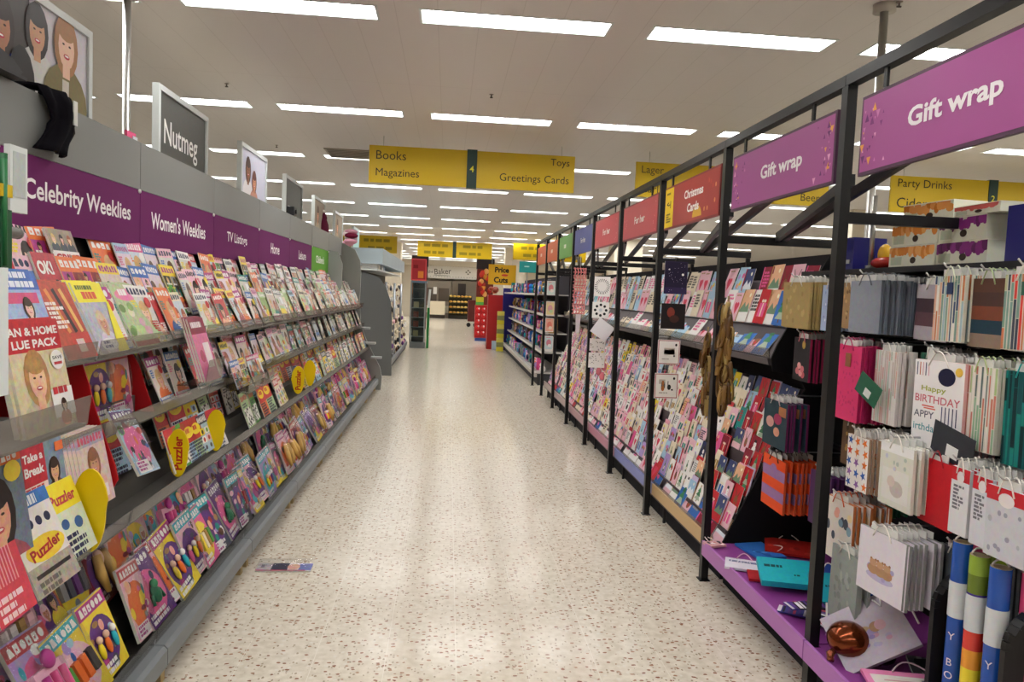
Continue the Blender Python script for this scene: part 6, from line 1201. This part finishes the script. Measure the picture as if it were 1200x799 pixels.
# ================================================================ bakery at the far wall
struct((lambda b: (b.box((XL, 42.2, 2.95), (XR, YF, ZC), 'e0d8c4', WALL), b)[1])(MB()).build('trim_1'))
t = unit('bakery_fascia', 'white bakery fascia with the word Baker in script at the far wall', 'sign'); b = MB(); b.box((-1.3, 42.9, 2.25), (1.6, 43.0, 3.08), 'f0ece4', 'satin'); b.fy = 42.9
for q in range(18): b.e2(-1.2+q*.16, 2.96, .03, .02, 'b8b0a4', 1); b.e2(-1.2+q*.16, 2.36, .03, .02, 'b8b0a4', 1)
for x, z in ((1.0, 2.66), (1.2, 2.66), (1.1, 2.76), (1.1, 2.56)): b.e2(x, z, .06, .05, '8c8478', 1.5, n=6)
b.build('board', t); b = MB(); b.fy = 42.9; b.t2('the', -1.05, 2.62, .16, '50483c', 2, w=.3, rot=.1); b.t2('Baker', -.35, 2.66, .32, '40382c', 2, w=.95, rot=.08, bold=.0); b.e2(-.4, 2.42, .5, .012, '40382c', 2); b.build('lettering', t)
b = MB(); b.box((1.62, 42.9, 2.25), (2.5, 43.0, 3.08), '9c8468', 'satin'); b.fy = 42.9; b.e2(2.0, 2.6, .3, .25, 'd8b888', 1); b.e2(2.2, 2.45, .18, .12, '7c4c2c', 2); b.build('picture_board', t)
b = MB(); b.box((-1.3, 42.86, 3.1), (1.6, 42.98, 3.14), 'white', 'emit_12'); b.build('light_strip', t)
t = unit('bakery_oven', 'stainless steel bakery equipment under the white fascia', 'oven', (-.35, 42.6, 0)); b = MB(); b.box((-.95, 0, 0), (.5, .6, 2.1), '9c9488', 'steel'); b.build('body', t)
for x in (-.9, -.2): b = MB(); b.box((x, -.01, .95), (x+.6, 0, 1.7), '6c645c', 'steel'); b.build('door', t); b = MB(); b.box((x, -.012, .3), (x+.6, -.001, .7), 'e8e0c8', 'satin'); b.build('panel', t)
b = MB(); b.box((-.5, -.02, 1.35), (-.3, -.011, 1.75), 'f0eee8', 'paper'); b.build('notice', t)
t = unit('bakery_oven', 'dark windowed bakery oven right of the steel equipment', 'oven', (.75, 42.7, 0)); b = MB(); b.box((-.55, 0, 0), (1.3, .5, 2.15), '8c8478', 'steel'); b.build('body', t); b = MB(); b.box((-.2, -.01, 1.3), (.25, 0, 2.0), '28201c', 'satin'); b.build('window', t)
t = unit('bread_stand', 'stepped stand of yellow loaves in front of the oven', 'stand', (.7, 41.8, 0)); b = MB(); b.box((-.65, 0, 0), (.65, .5, .2), '28241c'); b.box((-.65, .2, .2), (.65, .5, 1.3), '2c2818'); b.build('frame', t)
for r_ in range(4):
    b = MB(); b.box((-.65, .02+.04*r_, .28+r_*.3), (.65, .22, .31+r_*.3), '4c4420', 'satin'); b.build('shelf', t)
    for q in range(6): b = MB(); b.ell((-.53+q*.21, .1+.03*r_, .37+r_*.3), (.1, .07, .055), R.choice(('d8a848', 'e0b860', 'c89038')), 'satin', 8, 6); b.build('loaf', t)
t = unit('side_counter', 'white fronted low counter left of the bread stand', 'counter', (-.7, 41.9, 0)); b = MB(); b.box((-.3, 0, .2), (.55, .4, .95), 'd8ccb0', 'satin'); b.build('body', t); b = MB(); b.box((-.3, -.01, 0), (.55, .4, .2), '3c342c'); b.build('plinth', t)
t = unit('bread_trolley', 'dark red trolley beside the loaves', 'trolley', (1.2, 33, 0)); b = MB(); b.box((-.3, 0, .25), (.1, .4, 1.2), '5c2420', 'satin'); b.build('body', t)
for sx in (-.25, .05): b = MB(); b.tube([(sx, .1, .1), (sx, .14, .1)], .1, '202020'); b.build('wheel', t)
# other gondolas beyond, seen through the gaps
for n_, (x, y0, y1, h, cc, l) in enumerate(((-4.6, 13, 38, 1.9, '8c7c6c', 'long grey gondola back far on the magazine side'), (5.2, 4, 38, 1.75, '7c7468', 'long gondola of the next aisle beyond the card racks'), (-3.2, 25, 38, 1.9, '9c9488', 'gondola block at the far end beside the aisle'), (3.6, 25, 38, 1.8, '94705c', 'gondola block at the far end past the red column'))):
    t = unit('gondola', l, 'gondola'); b = MB(); b.box((x-.5, y0, 0), (x+.5, y1, .15), '3c3c3c'); b.build('base', t); b = MB(); b.box((x-.04, y0, .15), (x+.04, y1, h), cc, 'matte'); b.build('back_panel', t)
    for z in (.5, .9, 1.3, h-.02): b = MB(); b.box((x-.45, y0, z), (x+.45, y1, z+.025), 'b8b4ac', 'satin'); b.build('shelf', t)
    b = MB(); b.box((x-.5, y0-.03, 0), (x+.5, y0-.001, h), 'a8a49c', 'satin'); b.build('end_panel', t)
